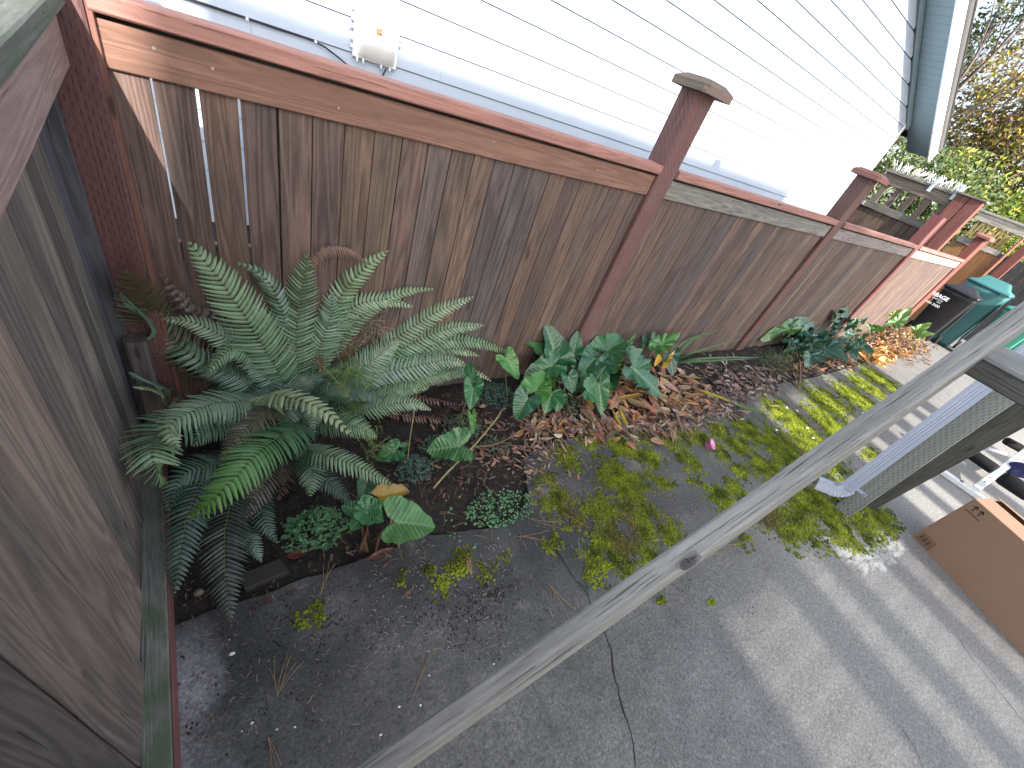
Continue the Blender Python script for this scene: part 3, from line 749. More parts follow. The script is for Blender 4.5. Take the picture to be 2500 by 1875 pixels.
b3 = rbin('wheeled_bin', 'smaller bright green wheeled bin, nearest the handrail in its row', 15.9, -1.85, -1.06, 1.64, (.03, .17, .125), depth=.6, lidtint=1.2)
def text(body, size, loc, rot, mat, parent, name):
    cu = bpy.data.curves.new(name, 'FONT'); cu.body = body; cu.size = size; cu.extrude = .002; cu.align_x = 'RIGHT'
    if size > .1: cu.offset = .004
    to = bpy.data.objects.new(name + '_tmp', cu); C.objects.link(to)
    bpy.context.view_layer.update()
    me = bpy.data.meshes.new_from_object(to.evaluated_get(bpy.context.evaluated_depsgraph_get())); bpy.data.objects.remove(to)
    ca = me.color_attributes.new('tint', 'FLOAT_COLOR', 'POINT'); ca.data.foreach_set('color', [.8, .82, .85, 1] * len(me.vertices))
    me.materials.clear(); me.materials.append(mat); me.name = name
    o = bpy.data.objects.new(name, me); C.objects.link(o); o.matrix_world = Matrix.Translation(Vector(loc)) @ rot.to_4x4()
    bpy.context.view_layer.update(); mw = o.matrix_world.copy(); o.parent = parent; o.matrix_parent_inverse = parent.matrix_world.inverted()
    return o
# text faces -X: local x -> -Y, local y -> +Z, normal -X
TR = Matrix(((0, 0, -1), (-1, 0, 0), (0, 1, 0)))
text('GARBAGE', .125, (15.345, -.16 - .02, 1.045), TR, M_ink, b1, 'bin_lettering')
text('QUESTIONS', .045, (15.345, -.12, .985), TR, M_ink, b1, 'bin_small_print')
text('CALL', .045, (15.345, -.12, .935), TR, M_ink, b1, 'bin_small_print')
text('684-3000', .085, (15.347, -.16, .83), TR, M_ink, b1, 'bin_phone_number')

# ================================================================ neighbour's gate + far fences
gt = empty('wooden_gate', (12, 1.1, 0), 'tall grey-brown gate with an open slatted top, beyond the fence beside the house', 'gate')
GX = 12.0
mb = MB(); mb.box(GX, GX + .12, .47, 1.92, 2.73, 2.93, (.30, .24, .19), 'y', .004, 6, .001); mb.build('top_beam', M_grey, gt)
mb = MB(); mb.box(GX - .04, GX + .16, .44, 1.95, 2.932, 2.975, (.32, .29, .25), 'y', .004, 6); mb.build('beam_cap', M_grey, gt)
mb = MB()
for y in (.62, .92, 1.2, 1.48, 1.76): mb = MB(); mb.box(GX + .02, GX + .06, y - .06, y + .055, 2.36, 2.729, jit((.24, .19, .15), .1), 'z', .003); mb.build('slat', M_grey, gt)
mb = MB(); mb.box(GX - .02, GX + .08, .62, 1.95, 2.23, 2.36, (.20, .19, .17), 'y', .004, 6, .001); mb.build('middle_rail', M_grey, gt)
mb = MB(); y = .40
while y < 1.95:
    mb.box(GX + .01, GX + .04, y, y + .135, .05, 2.23, jit((.17, .12, .09), .15), 'z', .003); y += .14
mb.build('board_panel', M_board, gt)
for (y0, y1, c, zt) in ((.36, .56, (.20, .08, .065), 3.00), (.13, .345, (.19, .075, .065), 3.0)):
    mb = MB(); mb.box(GX - .10, GX + .08, y0, y1, 0, zt - .03, c, 'z', .006, 6, .001); mb.build('post', M_red, gt)
mb = MB(); mb.box(GX - .13, GX + .12, .09, .60, 2.975, 3.01, (.20, .19, .17), 'y', .004); mb.build('post_cap', M_grey, gt)
mb = MB(); mb.box(GX - .06, GX - .035, 1.86, 1.90, 2.25, 2.33, (.8, .8, .82)); mb.build('latch_plate', M_steel, gt)
sp = MB()
y = .52
for i in range(95):
    yy = .55 + 1.30 * i / 94; zz = 2.975
    sp.tube([(GX + rng.uniform(0, .1), yy, zz), (GX + rng.uniform(-.12, .2), yy + rng.uniform(-.12, .12), zz + rng.uniform(.12, .2))], .0045, (.75, .76, .77), 4)
spo = sp.build('bird_spikes', M_metal); tag(spo, 'row of thin white bird spikes along the top of the tall gate', 'bird spikes')
mb = MB()
for y in (.60, 1.02): mb = MB(); mb.box(GX - .06, GX - .02, y - .02, y + .03, 2.93, 3.13, (.5, .62, .66), 'z', .003); mb.box(GX - .065, GX - .045, y - .025, y + .035, 2.85, 2.93, (.55, .66, .7), 'z', .003); mb.build('bracket', M_metal, spo)

fx = 18.2
af = empty('slatted_fence', (fx, .6, 0), 'tall sunlit fence with narrow upper slats and pale rails, behind the bins', 'fence')
mb = MB(); mb.box(fx, fx + .1, .10, 1.30, 2.92, 3.13, (.46, .42, .36), 'y', .004, 8, .001); mb.box(fx - .03, fx + .16, .05, 1.33, 3.133, 3.19, (.42, .39, .35), 'y', .004, 6); mb.build('top_beam', M_grey, af)
mb = MB(); y = 1.17
while y > .28: mb = MB(); mb.box(fx + .02, fx + .07, y - .045, y, 2.45, 2.919, jit((.42, .28, .13), .12), 'z', .003); y -= .092; mb.build('slat', M_grey, af)
mb = MB(); mb.box(fx - .02, fx + .08, .86, 1.22, 2.29, 2.449, (.50, .46, .42), 'y', .004, 4); mb.build('middle_rail', M_grey, af); mb = MB(); mb.box(fx - .02, fx + .08, .20, .62, 2.31, 2.445, (.45, .42, .36), 'y', .004, 4); mb.build('middle_rail', M_grey, af)
mb = MB(); y = 1.3
while y > .1: mb.box(fx + .03, fx + .06, y - .14, y - .003, 0, 2.29, jit((.36, .20, .09), .12), 'z', .003); y -= .14
mb.build('board_panel', M_red, af)
post(fx - .3, fx - .1, .585, .835, 0, 2.60, af, mat=M_red, col=(.20, .07, .06))
mb = MB(); mb.box(fx - .05, fx + .14, .06, .10 - .003, 0, 2.92, (.28, .1, .08), 'z', .004); mb.build('edge_post', M_red, af)

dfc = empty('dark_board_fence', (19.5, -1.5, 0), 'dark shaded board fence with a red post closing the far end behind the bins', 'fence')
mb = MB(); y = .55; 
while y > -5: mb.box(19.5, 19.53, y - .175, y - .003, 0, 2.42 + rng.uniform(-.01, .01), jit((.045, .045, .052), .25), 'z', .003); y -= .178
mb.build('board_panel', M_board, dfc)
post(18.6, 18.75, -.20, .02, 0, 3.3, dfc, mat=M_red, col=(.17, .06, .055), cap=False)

# ================================================================ unseen neighbouring building that shades the yard; slat screen added to stripe the sun
nbh = empty('neighbouring_house', (2, -15, 0), 'tall plain house out of view that shades the yard, with an added sun-striping slat screen', 'house')
BY = -15.0
mb = MB(); mb.box(-2.34, 4.96, BY - .3, BY, 8.42, 11.67, (.3, .3, .3)); mb.build('wall', M_white, nbh)
mb = MB(); mb.box(4.961, 7.7, BY - .3, BY, 8.62, 10.85, (.3, .3, .3)); mb.build('side_wall', M_white, nbh)
mb = MB(); mb.box(-2.34, .15, BY - .3, BY, 0, 8.419, (.3, .3, .3)); mb.build('lower_wall', M_white, nbh)
mb = MB(); x = .151; R2 = random.Random(23)
z = 5.6
while z < 7.5: mb.box(.151, 3.6, BY - .2, BY - .17, z, z + .062, (.3, .28, .25), 'x', .003); z += .11
while x < 3.6: wv = R2.uniform(.08, .42); mb.box(x, x + wv, BY - .1, BY - .05, .05, 7.5, (.3, .28, .25), 'z', .003); x += wv + R2.uniform(.22, .75)
x = max(x, 3.6)
mb.box(.151, 3.2, BY - .2, BY - .02, 7.501, 8.419, (.3, .28, .25), 'x', .003)
while x < 7.7:
    wv = R2.uniform(.25, .62); mb.box(x, x + wv, BY - .1, BY - .05, .05, 8.419 if x < 4.7 else 8.619, (.3, .28, .25), 'z', .003); x += wv + R2.uniform(.26, .6)
mb.build('sun_stripe_screen', M_grey, nbh)  # made-up slats and louvers, spaced to stripe and dim the sun on the ground

# ================================================================ plants
def crom(P, n):
    P = [Vector(p) for p in P]; P = [P[0] * 2 - P[1]] + P + [P[-1] * 2 - P[-2]]; out = []
    segs = len(P) - 3
    for i in range(n + 1):
        t = i / n * segs; k = min(int(t), segs - 1); f = t - k
        a, b, c, d = P[k:k + 4]
        out.append(.5 * ((2 * b) + (c - a) * f + (2 * a - 5 * b + 4 * c - d) * f * f + (3 * b - a - 3 * c + d) * f ** 3))
    # arc-length resample
    L = [0]
    for i in range(n): L.append(L[-1] + (out[i + 1] - out[i]).length)
    res = []; j = 0
    for i in range(n + 1):
        s = L[-1] * i / n
        while j < n - 1 and L[j + 1] < s: j += 1
        f = (s - L[j]) / max(1e-9, L[j + 1] - L[j]); res.append(out[j].lerp(out[j + 1], f))
    return res, L[-1]

def safe(p):
    """keep foliage in front of the two fences"""
    d = p - CAMLOC
    if p.y > -.03: p = CAMLOC + d * ((-.03 - CAMLOC.y) / d.y); d = p - CAMLOC
    if p.x < -.30 and d.x < 0: p = CAMLOC + d * ((-.30 - CAMLOC.x) / d.x)
    return p

def frond(parent, pts, hw, cb, ct=None, npin=44, name='frond', t0=.14, droop=.25, up=.55, curl=0.0, ragged=.0, rachis=(.16, .15, .05), nrm=None, width=1.0):
    npin = int(npin * .92); n = npin * 2
    P, L = crom(pts, n); mb = MB(); ct = ct or cb
    view = (CAMLOC - P[n // 2]).normalized()
    N0 = nrm or (view * (1 - up) + Vector((0, 0, 1)) * up).normalized()
    step = L * (1 - t0) / npin
    mb.tube(P[::4] + [P[-1]], [max(.0008, .0032 * (1 - i / (len(P[::4]) + 1))) for i in range(len(P[::4]) + 1)], rachis, 5)
    for i in range(npin):
        t = t0 + (1 - t0) * (i + .5) / npin
        k = min(n - 1, int(t * n)); p = P[k].lerp(P[k + 1], t * n - k)
        T = (P[min(k + 2, n)] - P[max(k - 1, 0)]).normalized()
        S = T.cross(N0).normalized(); N = S.cross(T).normalized()
        q = (t - t0) / (1 - t0)
        prof = min(1, .55 + q * 2.2) * (1 - max(0, (q - .35) / .65) ** 2.1 * .93)
        if q > .985: prof = .06
        for sd in (-1, 1):
            if ragged and rng.random() < ragged: continue
            ln = hw * prof * rng.uniform(.9, 1.06); wd = step * .36 * width * (1.0 if ln > step else .8)
            fw = .20 + .45 * q + rng.uniform(-.06, .06)
            D = (S * sd + T * fw).normalized()
            W = (T - D * T.dot(D)).normalized()
            Nn = D.cross(W).normalized()
            if Nn.dot(N) < 0: Nn = -Nn
            tw = rng.uniform(-.3, .3)
            W2 = (W + Nn * tw).normalized()
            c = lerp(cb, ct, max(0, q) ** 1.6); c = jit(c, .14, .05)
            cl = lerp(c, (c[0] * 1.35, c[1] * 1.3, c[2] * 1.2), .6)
            rows = [(0, .62, 0), (.1, 1.0, .01), (.4, .95, -.0), (.72, .66, 0), (.92, .30, 0), (1.0, .0, 0)]
            prev = None
            dr = droop * rng.uniform(.7, 1.35); cu = curl * rng.uniform(.6, 1.4)
            for r_i, (s, w_, lf_) in enumerate(rows):
                cen = p + D * (ln * s) * (1 - .12 * cu * s) + T * (ln * .16 * s * s) - Nn * (ln * dr * s * s) + Nn * ln * .05 * s
                if cu: cen = cen + Vector((0, 0, -1)) * ln * cu * s * s
                if w_ == 0:
                    a = mb.vert(cen, c); mb.face((prev[0], prev[1], a)); mb.face((prev[1], prev[2], a)); break
                e0 = mb.vert(cen - W2 * wd * w_ - Nn * wd * .22, c); e1 = mb.vert(cen, cl); e2 = mb.vert(cen + W2 * wd * w_ - Nn * wd * .22, c)
                if prev: mb.face((prev[0], prev[1], e1, e0)); mb.face((prev[1], prev[2], e2, e1))
                prev = (e0, e1, e2)
    return mb.build(name, M_leaf, parent)

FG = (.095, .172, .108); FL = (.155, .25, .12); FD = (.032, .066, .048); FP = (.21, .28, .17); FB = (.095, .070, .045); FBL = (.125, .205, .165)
fern = empty('sword_fern', (.35, -.25, 0), 'large sword fern with many arching green fronds filling the fence corner', 'fern')
def F(pl, hw, cb, ct=None, **k):
    pts = [safe(onZ(*f4(x, y), h)) for x, y, h in pl]
    return frond(fern, pts, hw * 1.14, cb, ct, **k)
# rear fronds against the fence
F([(1060, 880, .12), (945, 690, .55), (800, 450, .88), (650, 235, 1.10), (520, 78, 1.22)], .135, FG, FL, npin=46, up=.1)
F([(1060, 870, .14), (1050, 650, .50), (1060, 430, .78), (1090, 250, .95), (1112, 138, 1.02)], .115, FG, (.06, .10, .05), npin=42, up=.1)
F([(1110, 860, .14), (1190, 600, .50), (1270, 350, .74), (1390, 210, .86), (1505, 122, .92)], .09, FG, FL, npin=40, up=.1)
F([(1000, 800, .15), (1010, 560, .45), (960, 360, .68), (880, 240, .72), (760, 182, .70)], .07, FBL, FG, npin=34, up=.1, droop=.8)
F([(1130, 860, .14), (1200, 560, .50), (1320, 410, .64), (1470, 365, .66), (1625, 400, .58)], .085, FG, FP, npin=44, up=.25)
F([(1150, 870, .14), (1330, 690, .36), (1530, 560, .50), (1730, 430, .60), (1925, 350, .64)], .095, FG, FP, npin=46, up=.3)
F([(1180, 880, .14), (1380, 730, .40), (1600, 590, .52), (1800, 505, .54), (1978, 490, .48)], .10, FG, FP, npin=48, up=.4)
F([(1200, 900, .12), (1420, 770, .34), (1620, 650, .45), (1800, 605, .45), (1955, 640, .38)], .09, FG, FP, npin=46, up=.4)
F([(1300, 820, .14), (1550, 640, .34), (1780, 565, .40), (1950, 575, .36), (2112, 632, .26)], .07, FG, FL, npin=46, up=.4)
F([(1250, 920, .12), (1440, 830, .26), (1600, 765, .32), (1750, 735, .32), (1885, 735, .28)], .085, FG, FL, npin=42, up=.45)
F([(1230, 940, .14), (1370, 910, .28), (1500, 880, .34), (1620, 870, .34), (1715, 905, .28)], .075, FG, FP, npin=34, up=.5)
F([(1200, 700, .30), (1350, 470, .56), (1500, 360, .64), (1620, 320, .66), (1728, 312, .64)], .05, FG, FL, npin=36, up=.1)
F([(1500, 800, .10), (1700, 730, .22), (1850, 715, .25), (1950, 730, .22), (2010, 765, .18)], .06, FG, FP, npin=34, up=.4)
F([(1020, 880, .14), (930, 740, .45), (760, 590, .68), (560, 480, .80), (390, 458, .82)], .085, FBL, FP, npin=46, up=.5)
F([(990, 890, .14), (890, 700, .50), (800, 620, .66), (710, 620, .70), (608, 728, .62)], .085, FBL, FL, npin=40, up=.6, droop=.35)
F([(950, 900, .12), (760, 760, .35), (560, 650, .55), (380, 520, .68), (190, 330, .74)], .07, FG, FBL, npin=42, up=.3)
F([(900, 880, .12), (560, 640, .52), (380, 500, .66), (290, 360, .76), (215, 215, .84)], .12, (.05, .06, .03), (.085, .06, .035), npin=44, up=.0)
F([(850, 760, .25), (650, 480, .55), (560, 430, .66), (470, 350, .74), (380, 235, .80)], .07, (.05, .045, .035), (.09, .05, .045), npin=22, up=.0, curl=.3, width=1.2)
# front fronds
F([(1020, 930, .14), (880, 870, .42), (680, 870, .60), (520, 920, .68), (430, 990, .66), (470, 1112, .54)], .115, FBL, FP, npin=48, up=.7, droop=.3)
F([(980, 960, .14), (760, 900, .34), (520, 950, .52), (370, 1020, .55), (345, 1140, .48), (420, 1272, .36)], .125, FBL, FL, npin=50, up=.65, droop=.3)
F([(1160, 975, .16), (1040, 1000, .42), (880, 1100, .56), (720, 1270, .56), (610, 1380, .50), (512, 1432, .44)], .125, (.042, .115, .072), (.12, .26, .05), npin=46, up=.65, droop=.3, width=1.08)
F([(1010, 900, .16), (930, 900, .45), (830, 970, .52), (750, 1060, .50), (670, 1170, .42)], .095, (.09, .085, .06), (.11, .09, .07), npin=42, up=.6, droop=.3)
F([(1010, 960, .16), (900, 840, .66), (1030, 845, .80), (1180, 905, .82), (1340, 1042, .74)], .075, FP, (.17, .20, .10), npin=38, up=.75, droop=.3)
F([(1010, 1060, .14), (1110, 1100, .36), (1240, 1140, .42), (1390, 1200, .38), (1532, 1275, .28)], .075, FG, (.12, .17, .08), npin=40, up=.7, droop=.3)
F([(1000, 1090, .12), (950, 1180, .26), (890, 1270, .28), (820, 1370, .24), (762, 1472, .16)], .085, (.06, .06, .045), (.11, .09, .08), npin=34, up=.6, droop=.3)
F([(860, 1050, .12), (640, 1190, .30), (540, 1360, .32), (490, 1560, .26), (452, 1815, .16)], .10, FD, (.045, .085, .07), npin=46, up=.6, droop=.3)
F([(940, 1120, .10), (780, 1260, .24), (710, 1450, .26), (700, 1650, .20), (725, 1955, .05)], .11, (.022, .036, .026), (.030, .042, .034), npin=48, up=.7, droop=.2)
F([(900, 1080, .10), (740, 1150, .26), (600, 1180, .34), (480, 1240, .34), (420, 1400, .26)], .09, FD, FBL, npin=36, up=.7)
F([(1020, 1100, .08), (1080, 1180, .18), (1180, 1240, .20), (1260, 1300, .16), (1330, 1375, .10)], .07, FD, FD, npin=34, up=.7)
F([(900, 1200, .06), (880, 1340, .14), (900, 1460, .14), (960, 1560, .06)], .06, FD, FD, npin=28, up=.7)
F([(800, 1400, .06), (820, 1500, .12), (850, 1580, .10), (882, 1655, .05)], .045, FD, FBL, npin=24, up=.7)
F([(560, 870, .16), (480, 850, .30), (400, 790, .36), (320, 760, .36), (240, 720, .34)], .05, (.04, .07, .06), FBL, npin=20, up=.3, curl=.4)
F([(620, 880, .16), (520, 880, .28), (440, 850, .34), (360, 800, .34), (260, 790, .30)], .045, (.08, .08, .05), FP, npin=18, up=.3, curl=.4)
F([(1000, 860, .14), (960, 620, .5), (900, 480, .72), (850, 400, .8)], .09, FG, FL, npin=36, up=.1)
F([(1080, 860, .14), (1150, 640, .5), (1210, 480, .72), (1230, 330, .86)], .09, FG, FBL, npin=36, up=.1)
F([(1150, 900, .14), (1300, 760, .34), (1430, 660, .5), (1560, 560, .58)], .10, FBL, FP, npin=36, up=.3)
F([(1150, 950, .12), (1300, 880, .24), (1450, 850, .32), (1590, 800, .36), (1700, 800, .34)], .09, FG, FL, npin=36, up=.5)
F([(1180, 900, .14), (1420, 740, .38), (1640, 690, .46), (1800, 660, .44), (1900, 690, .36)], .10, FBL, FP, npin=40, up=.4)
F([(1100, 980, .12), (1230, 970, .26), (1350, 990, .30), (1450, 1040, .24)], .09, FG, FL, npin=32, up=.6)
F([(960, 920, .14), (820, 780, .42), (700, 720, .5), (560, 700, .5)], .10, FG, FBL, npin=36, up=.5)
F([(950, 980, .12), (800, 960, .32), (640, 1000, .42), (540, 1080, .40)], .11, FG, FBL, npin=36, up=.6)
F([(1000, 1060, .1), (880, 1120, .24), (760, 1230, .28), (690, 1330, .22)], .10, FD, FG, npin=34, up=.6)
F([(1060, 1060, .1), (1100, 1130, .24), (1130, 1230, .24), (1120, 1330, .16)], .09, FD, FG, npin=30, up=.6)
# inner filler fronds, coloured dark to put shade between the outer fronds
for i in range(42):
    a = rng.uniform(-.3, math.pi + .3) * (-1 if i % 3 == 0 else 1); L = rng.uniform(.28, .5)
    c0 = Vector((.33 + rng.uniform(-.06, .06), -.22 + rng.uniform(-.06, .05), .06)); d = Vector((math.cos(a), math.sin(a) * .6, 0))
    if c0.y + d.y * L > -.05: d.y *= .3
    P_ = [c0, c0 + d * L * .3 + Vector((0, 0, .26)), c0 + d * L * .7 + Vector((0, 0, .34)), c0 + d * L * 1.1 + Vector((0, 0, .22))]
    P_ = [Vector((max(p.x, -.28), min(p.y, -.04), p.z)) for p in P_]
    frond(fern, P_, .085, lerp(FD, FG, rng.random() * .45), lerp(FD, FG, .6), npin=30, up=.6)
# dead fronds
o = F([(1080, 500, .55), (1130, 200, .96), (1200, 115, 1.02), (1310, 118, 1.0), (1410, 190, .92)], .03, (.16, .085, .065), (.18, .10, .08), npin=34, t0=.5, curl=.9, up=.2, name='dead_frond', rachis=(.15, .1, .08)); tag(o, 'curled dry reddish-brown frond')
for k, pl in enumerate(([(1450, 930, .05), (1560, 930, .06), (1680, 945, .05), (1840, 965, .04)], [(1400, 850, .08), (1560, 800, .10), (1700, 850, .08), (1850, 880, .05)], [(1000, 1150, .03), (1000, 1250, .05), (960, 1350, .04)], [(560, 700, .3), (500, 680, .34), (470, 670, .36)])):
    F(pl, .045, (.10, .055, .045), (.12, .07, .05), npin=26, up=.8, name='dead_frond', curl=.25, rachis=(.13, .07, .05), ragged=.2)
mb = MB()
base = safe(onZ(*f4(1170, 850), .2)); tp = safe(onZ(*f4(1175, 545), .62))
for k in range(16):
    q = [base + Vector((rng.uniform(-.012, .012), rng.uniform(-.012, .012), 0))]
    for s in range(1, 7): q.append(base.lerp(tp, s / 6 * rng.uniform(.9, 1.05)) + Vector((rng.uniform(-.018, .018), rng.uniform(-.018, .018), 0)))
    mb.tube(q, [.006, .006, .005, .005, .004, .003, .001], jit((.14, .095, .07), .3), 5)
tag(mb.build('dead_frond', M_dead, fern), 'shrivelled upright brown frond stump')
# dry twiggy wisps caught in the fern
mb = MB(); cc = safe(onZ(*f4(1420, 500), .62))
for k in range(46):
    p = cc + Vector((rng.gauss(0, .035), rng.gauss(0, .02), rng.gauss(0, .05))); q = [p]
    d = Vector((rng.uniform(-1, 1), rng.uniform(-.5, .5), rng.uniform(-1, .6))).normalized()
    for s in range(7):
        d = (d + Vector((rng.uniform(-.9, .9), rng.uniform(-.5, .5), rng.uniform(-.9, .7))) * .7).normalized(); q.append(q[-1] + d * .017)
    mb.tube(q, .0013, jit((.27, .23, .17), .2), 4, False)
tag(mb.build('dry_wisp', M_dead), 'tangle of pale dry stems caught on the fern fronds', 'dead stems')
# feathery yellow-green sprays
def feathery(name, label, cen, ext, n, col, ln=.11, group=None):
    mb = MB()
    for k in range(n):
        p = cen + Vector((rng.gauss(0, ext[0]), rng.gauss(0, ext[1]), rng.gauss(0, ext[2]))); p.z = max(.02, p.z); p.y = min(p.y, -.02)
        q = [p]; d = Vector((rng.uniform(-1, 1), rng.uniform(-1, 1), rng.uniform(.1, 1))).normalized()
        for s in range(5): d = (d + Vector((rng.uniform(-.3, .3),) * 1 + (rng.uniform(-.3, .3), rng.uniform(-.3, .2)))).normalized(); q.append(q[-1] + d * ln / 5)
        mb.tube(q, .001, col, 3, False)
        for a in q[1:]:
            for s in range(7):
                e = Vector((rng.uniform(-1, 1), rng.uniform(-1, 1), rng.uniform(-.5, 1))).normalized() * ln * .17
                sd = Vector((rng.uniform(-1, 1), rng.uniform(-1, 1), rng.uniform(-1, 1))).normalized() * .0015
                c = jit(col, .25); i = [mb.vert(a + sd, c), mb.vert(a - sd, c), mb.vert(a + e, c)]; mb.face(i)
    o = mb.build(name, M_leaf); return tag(o, label, 'plant', group)
feathery('feathery_plant', 'light yellow-green feathery sprays growing through the right half of the fern', safe(onZ(*f4(1320, 770), .42)), (.055, .05, .09), 70, (.17, .25, .05))
feathery('feathery_plant', 'small yellow-green feathery tuft below the fern beside a broad leaf', safe(onZ(*f4(1440, 1110), .22)), (.035, .03, .05), 22, (.15, .21, .05))
feathery('feathery_plant', 'greyish green feathery herb among the dead leaves, left of the dark-leaved clump', safe(onZ(1890, 885, .12)), (.20, .09, .05), 130, (.10, .15, .06), .12)

# ---------------------------------------------------------------- arrow-shaped arum leaves
OUT = [(0, 1.0), (7, .90), (16, .72), (28, .56), (42, .46), (60, .40), (80, .385), (100, .40), (120, .45), (138, .53), (150, .52), (161, .33), (170, .14), (180, .07)]
def rout(th):
    th = abs(th)
    for (a, r0), (b, r1) in zip(OUT, OUT[1:]):
        if a <= th <= b: t = (th - a) / (b - a); return r0 + (r1 - r0) * t
    return .1
def arum_leaf(parent, att, tip, root, wf, col, name='leaf', wave=.05, fold=.18, nrm=None, mat=None, bend=.15, rolled=0, lobes=1.0, label=None, stem=(.10, .14, .05), srad=.0045, edge=None, up=.5):
    """att: petiole joint, tip: leaf tip, root: ground point of the petiole"""
    wf *= 1.12; wave *= 1.7; L = (tip - att).length * 1.0; X = (tip - att).normalized()
    view = (CAMLOC - att).normalized(); N = nrm or (view * (1 - up) + Vector((0, 0, 1)) * up)
    N = (N - X * N.dot(X)).normalized(); Y = N.cross(X)
    mb = MB(); nr, na = 7, 40; ph = rng.uniform(0, 6); kk = rng.randint(5, 8)
    edgec = edge or (col[0] * 1.15, col[1] * 1.1, col[2])
    uvm = {}; cidx = mb.vert(att, lerp(col, (.30, .38, .14), .4)); uvm[cidx] = (0, 0); rings = []
    for r in range(1, nr + 1):
        fr_ = r / nr; rg_ = []
        for a in range(na):
            th = -180 + 360 * (a + .0) / na; ro = rout(th) * L
            if abs(th) > 90: ro *= lobes
            x = ro * fr_ * math.cos(R_(th)); y = ro * fr_ * math.sin(R_(th)) * wf
            z = abs(y) * fold * 2 - bend * L * (x / L) ** 2 * (1 if x > 0 else .6) + wave * L * fr_ ** 2 * math.sin(R_(th) * kk + ph) * .6
            z += wave * .5 * L * fr_ ** 3 * math.sin(R_(th) * (kk * 2 + 3) + ph * 2); xu = x / L; yu = y / L / max(.4, wf)
            if rolled: z += rolled * y * y / L * 3; y *= (1 - .5 * rolled)
            c = lerp(col, edgec, fr_ ** 3)
            vi = mb.vert(att + X * x + Y * y + N * z, c); uvm[vi] = (xu, yu); rg_.append(vi)
        rings.append(rg_)
    for a in range(na): b = (a + 1) % na; mb.face((cidx, rings[0][a], rings[0][b]), [uvm[q] for q in (cidx, rings[0][a], rings[0][b])], True)
    for r in range(nr - 1):
        for a in range(na):
            b = (a + 1) % na; qq = (rings[r][a], rings[r + 1][a], rings[r + 1][b], rings[r][b]); mb.face(qq, [uvm[q] for q in qq], True)
    o = mb.build(name, mat or M_arum, parent)
    if label: o['label'] = label
    if root is not None:
        sm = MB(); midp = root.lerp(att, .55) + Vector((rng.uniform(-.02, .02), rng.uniform(-.02, .02), .03)) - X * .02
        P, _ = crom([root, midp, att - N * .002], 10); sm.tube(P, [srad * (1.3 - .6 * i / 10) for i in range(11)], stem, 7)
        sm.build('stem', M_leaf, o)
    return o
GA = (.026, .125, .042); GB = (.018, .092, .042); GL_ = (.060, .19, .035); GD = (.018, .06, .045); YL = (.45, .30, .03); GBL = (.050, .130, .108)
def Lf(parent, fn, a, t, za, zt, root, wf, col, **k):
    A = onZ(*fn(*a), za); T = onZ(*fn(*t), zt)
    if fn is fC:
        if A.y > -.06: A = onY(*fn(*a), -.08)
        T = onX(*fn(*t), A.x - (za - zt) * .5 - .05)
    for P in (A, T):
        if P.y > -.02: q = safe(P); P.x, P.y, P.z = q
    return arum_leaf(parent, A, T, root, wf, col, **k)

ar1 = empty('arum_plant', tuple(onZ(*fB(560, 920))), 'clump of broad arrow-shaped green leaves in front of the first red fence post', 'plant')
rt = lambda x, y: onZ(*fB(x, y), .0)
L1 = [((515, 520), (450, 150), .33, .52, (500, 830), 1.05, GB), ((440, 510), (240, 330), .30, .38, (480, 820), .8, GA), ((710, 460), (760, 215), .34, .46, (600, 830), .95, GB),
      ((470, 590), (175, 690), .33, .24, (500, 860), 1.0, GA), ((300, 850), (440, 640), .26, .34, (470, 900), 1.2, GL_), ((205, 950), (80, 1180), .26, .10, (420, 960), 1.25, (.03, .12, .06)),
      ((470, 900), (400, 1100), .24, .12, (500, 960), 1.25, GA), ((560, 940), (530, 1090), .2, .1, (560, 980), 1.1, GA), ((655, 715), (705, 890), .32, .22, (580, 920), 1.2, (.025, .10, .05)),
      ((930, 520), (780, 680), .36, .28, (800, 860), 1.25, GB), ((960, 480), (890, 420), .36, .4, (830, 860), .9, GB), ((1055, 580), (1090, 430), .36, .43, (880, 880), 1.35, GB), ((1060, 590), (960, 730), .36, .26, (880, 880), 1.3, GB),
      ((1075, 420), (1300, 260), .36, .46, (940, 860), 1.05, GA), ((1365, 630), (1690, 905), .36, .14, (1080, 860), .75, GB), ((850, 700), (800, 830), .28, .2, (820, 900), 1.1, GA),
      ((860, 860), (1000, 960), .28, .2, (840, 930), 1.3, GA), ((985, 800), (1030, 1120), .30, .12, (860, 930), .8, (.035, .12, .045)), ((1150, 570), (1280, 380), .30, .42, (1080, 820), .55, (.08, .19, .03)),
      ((1290, 370), (1395, 235), .40, .50, (1180, 700), .35, GL_), ((900, 700), (950, 780), .26, .2, (860, 880), 1.3, GA), ((710, 620), (690, 590), .3, .34, (640, 850), 1.2, GA)]
for k in range(16):
    u_ = rng.uniform(350, 1150); v_ = rng.uniform(560, 850); L1.append(((u_, v_), (u_ + rng.uniform(-110, 110), v_ + rng.uniform(-60, 150)), rng.uniform(.12, .26), rng.uniform(.06, .2), (u_ * .6 + 280, 930), rng.uniform(.8, 1.2), (GA, GB, GL_)[k % 3]))
for a, t, za, zt, r, wf, c in L1: Lf(ar1, fB, a, t, za, zt, rt(*r), wf, jit(c, .08), wave=.06)
ar2 = empty('arum_plant', tuple(onZ(*fB(1560, 640))), 'small group of dark arrow leaves beside long strap leaves, right of the first post', 'plant')
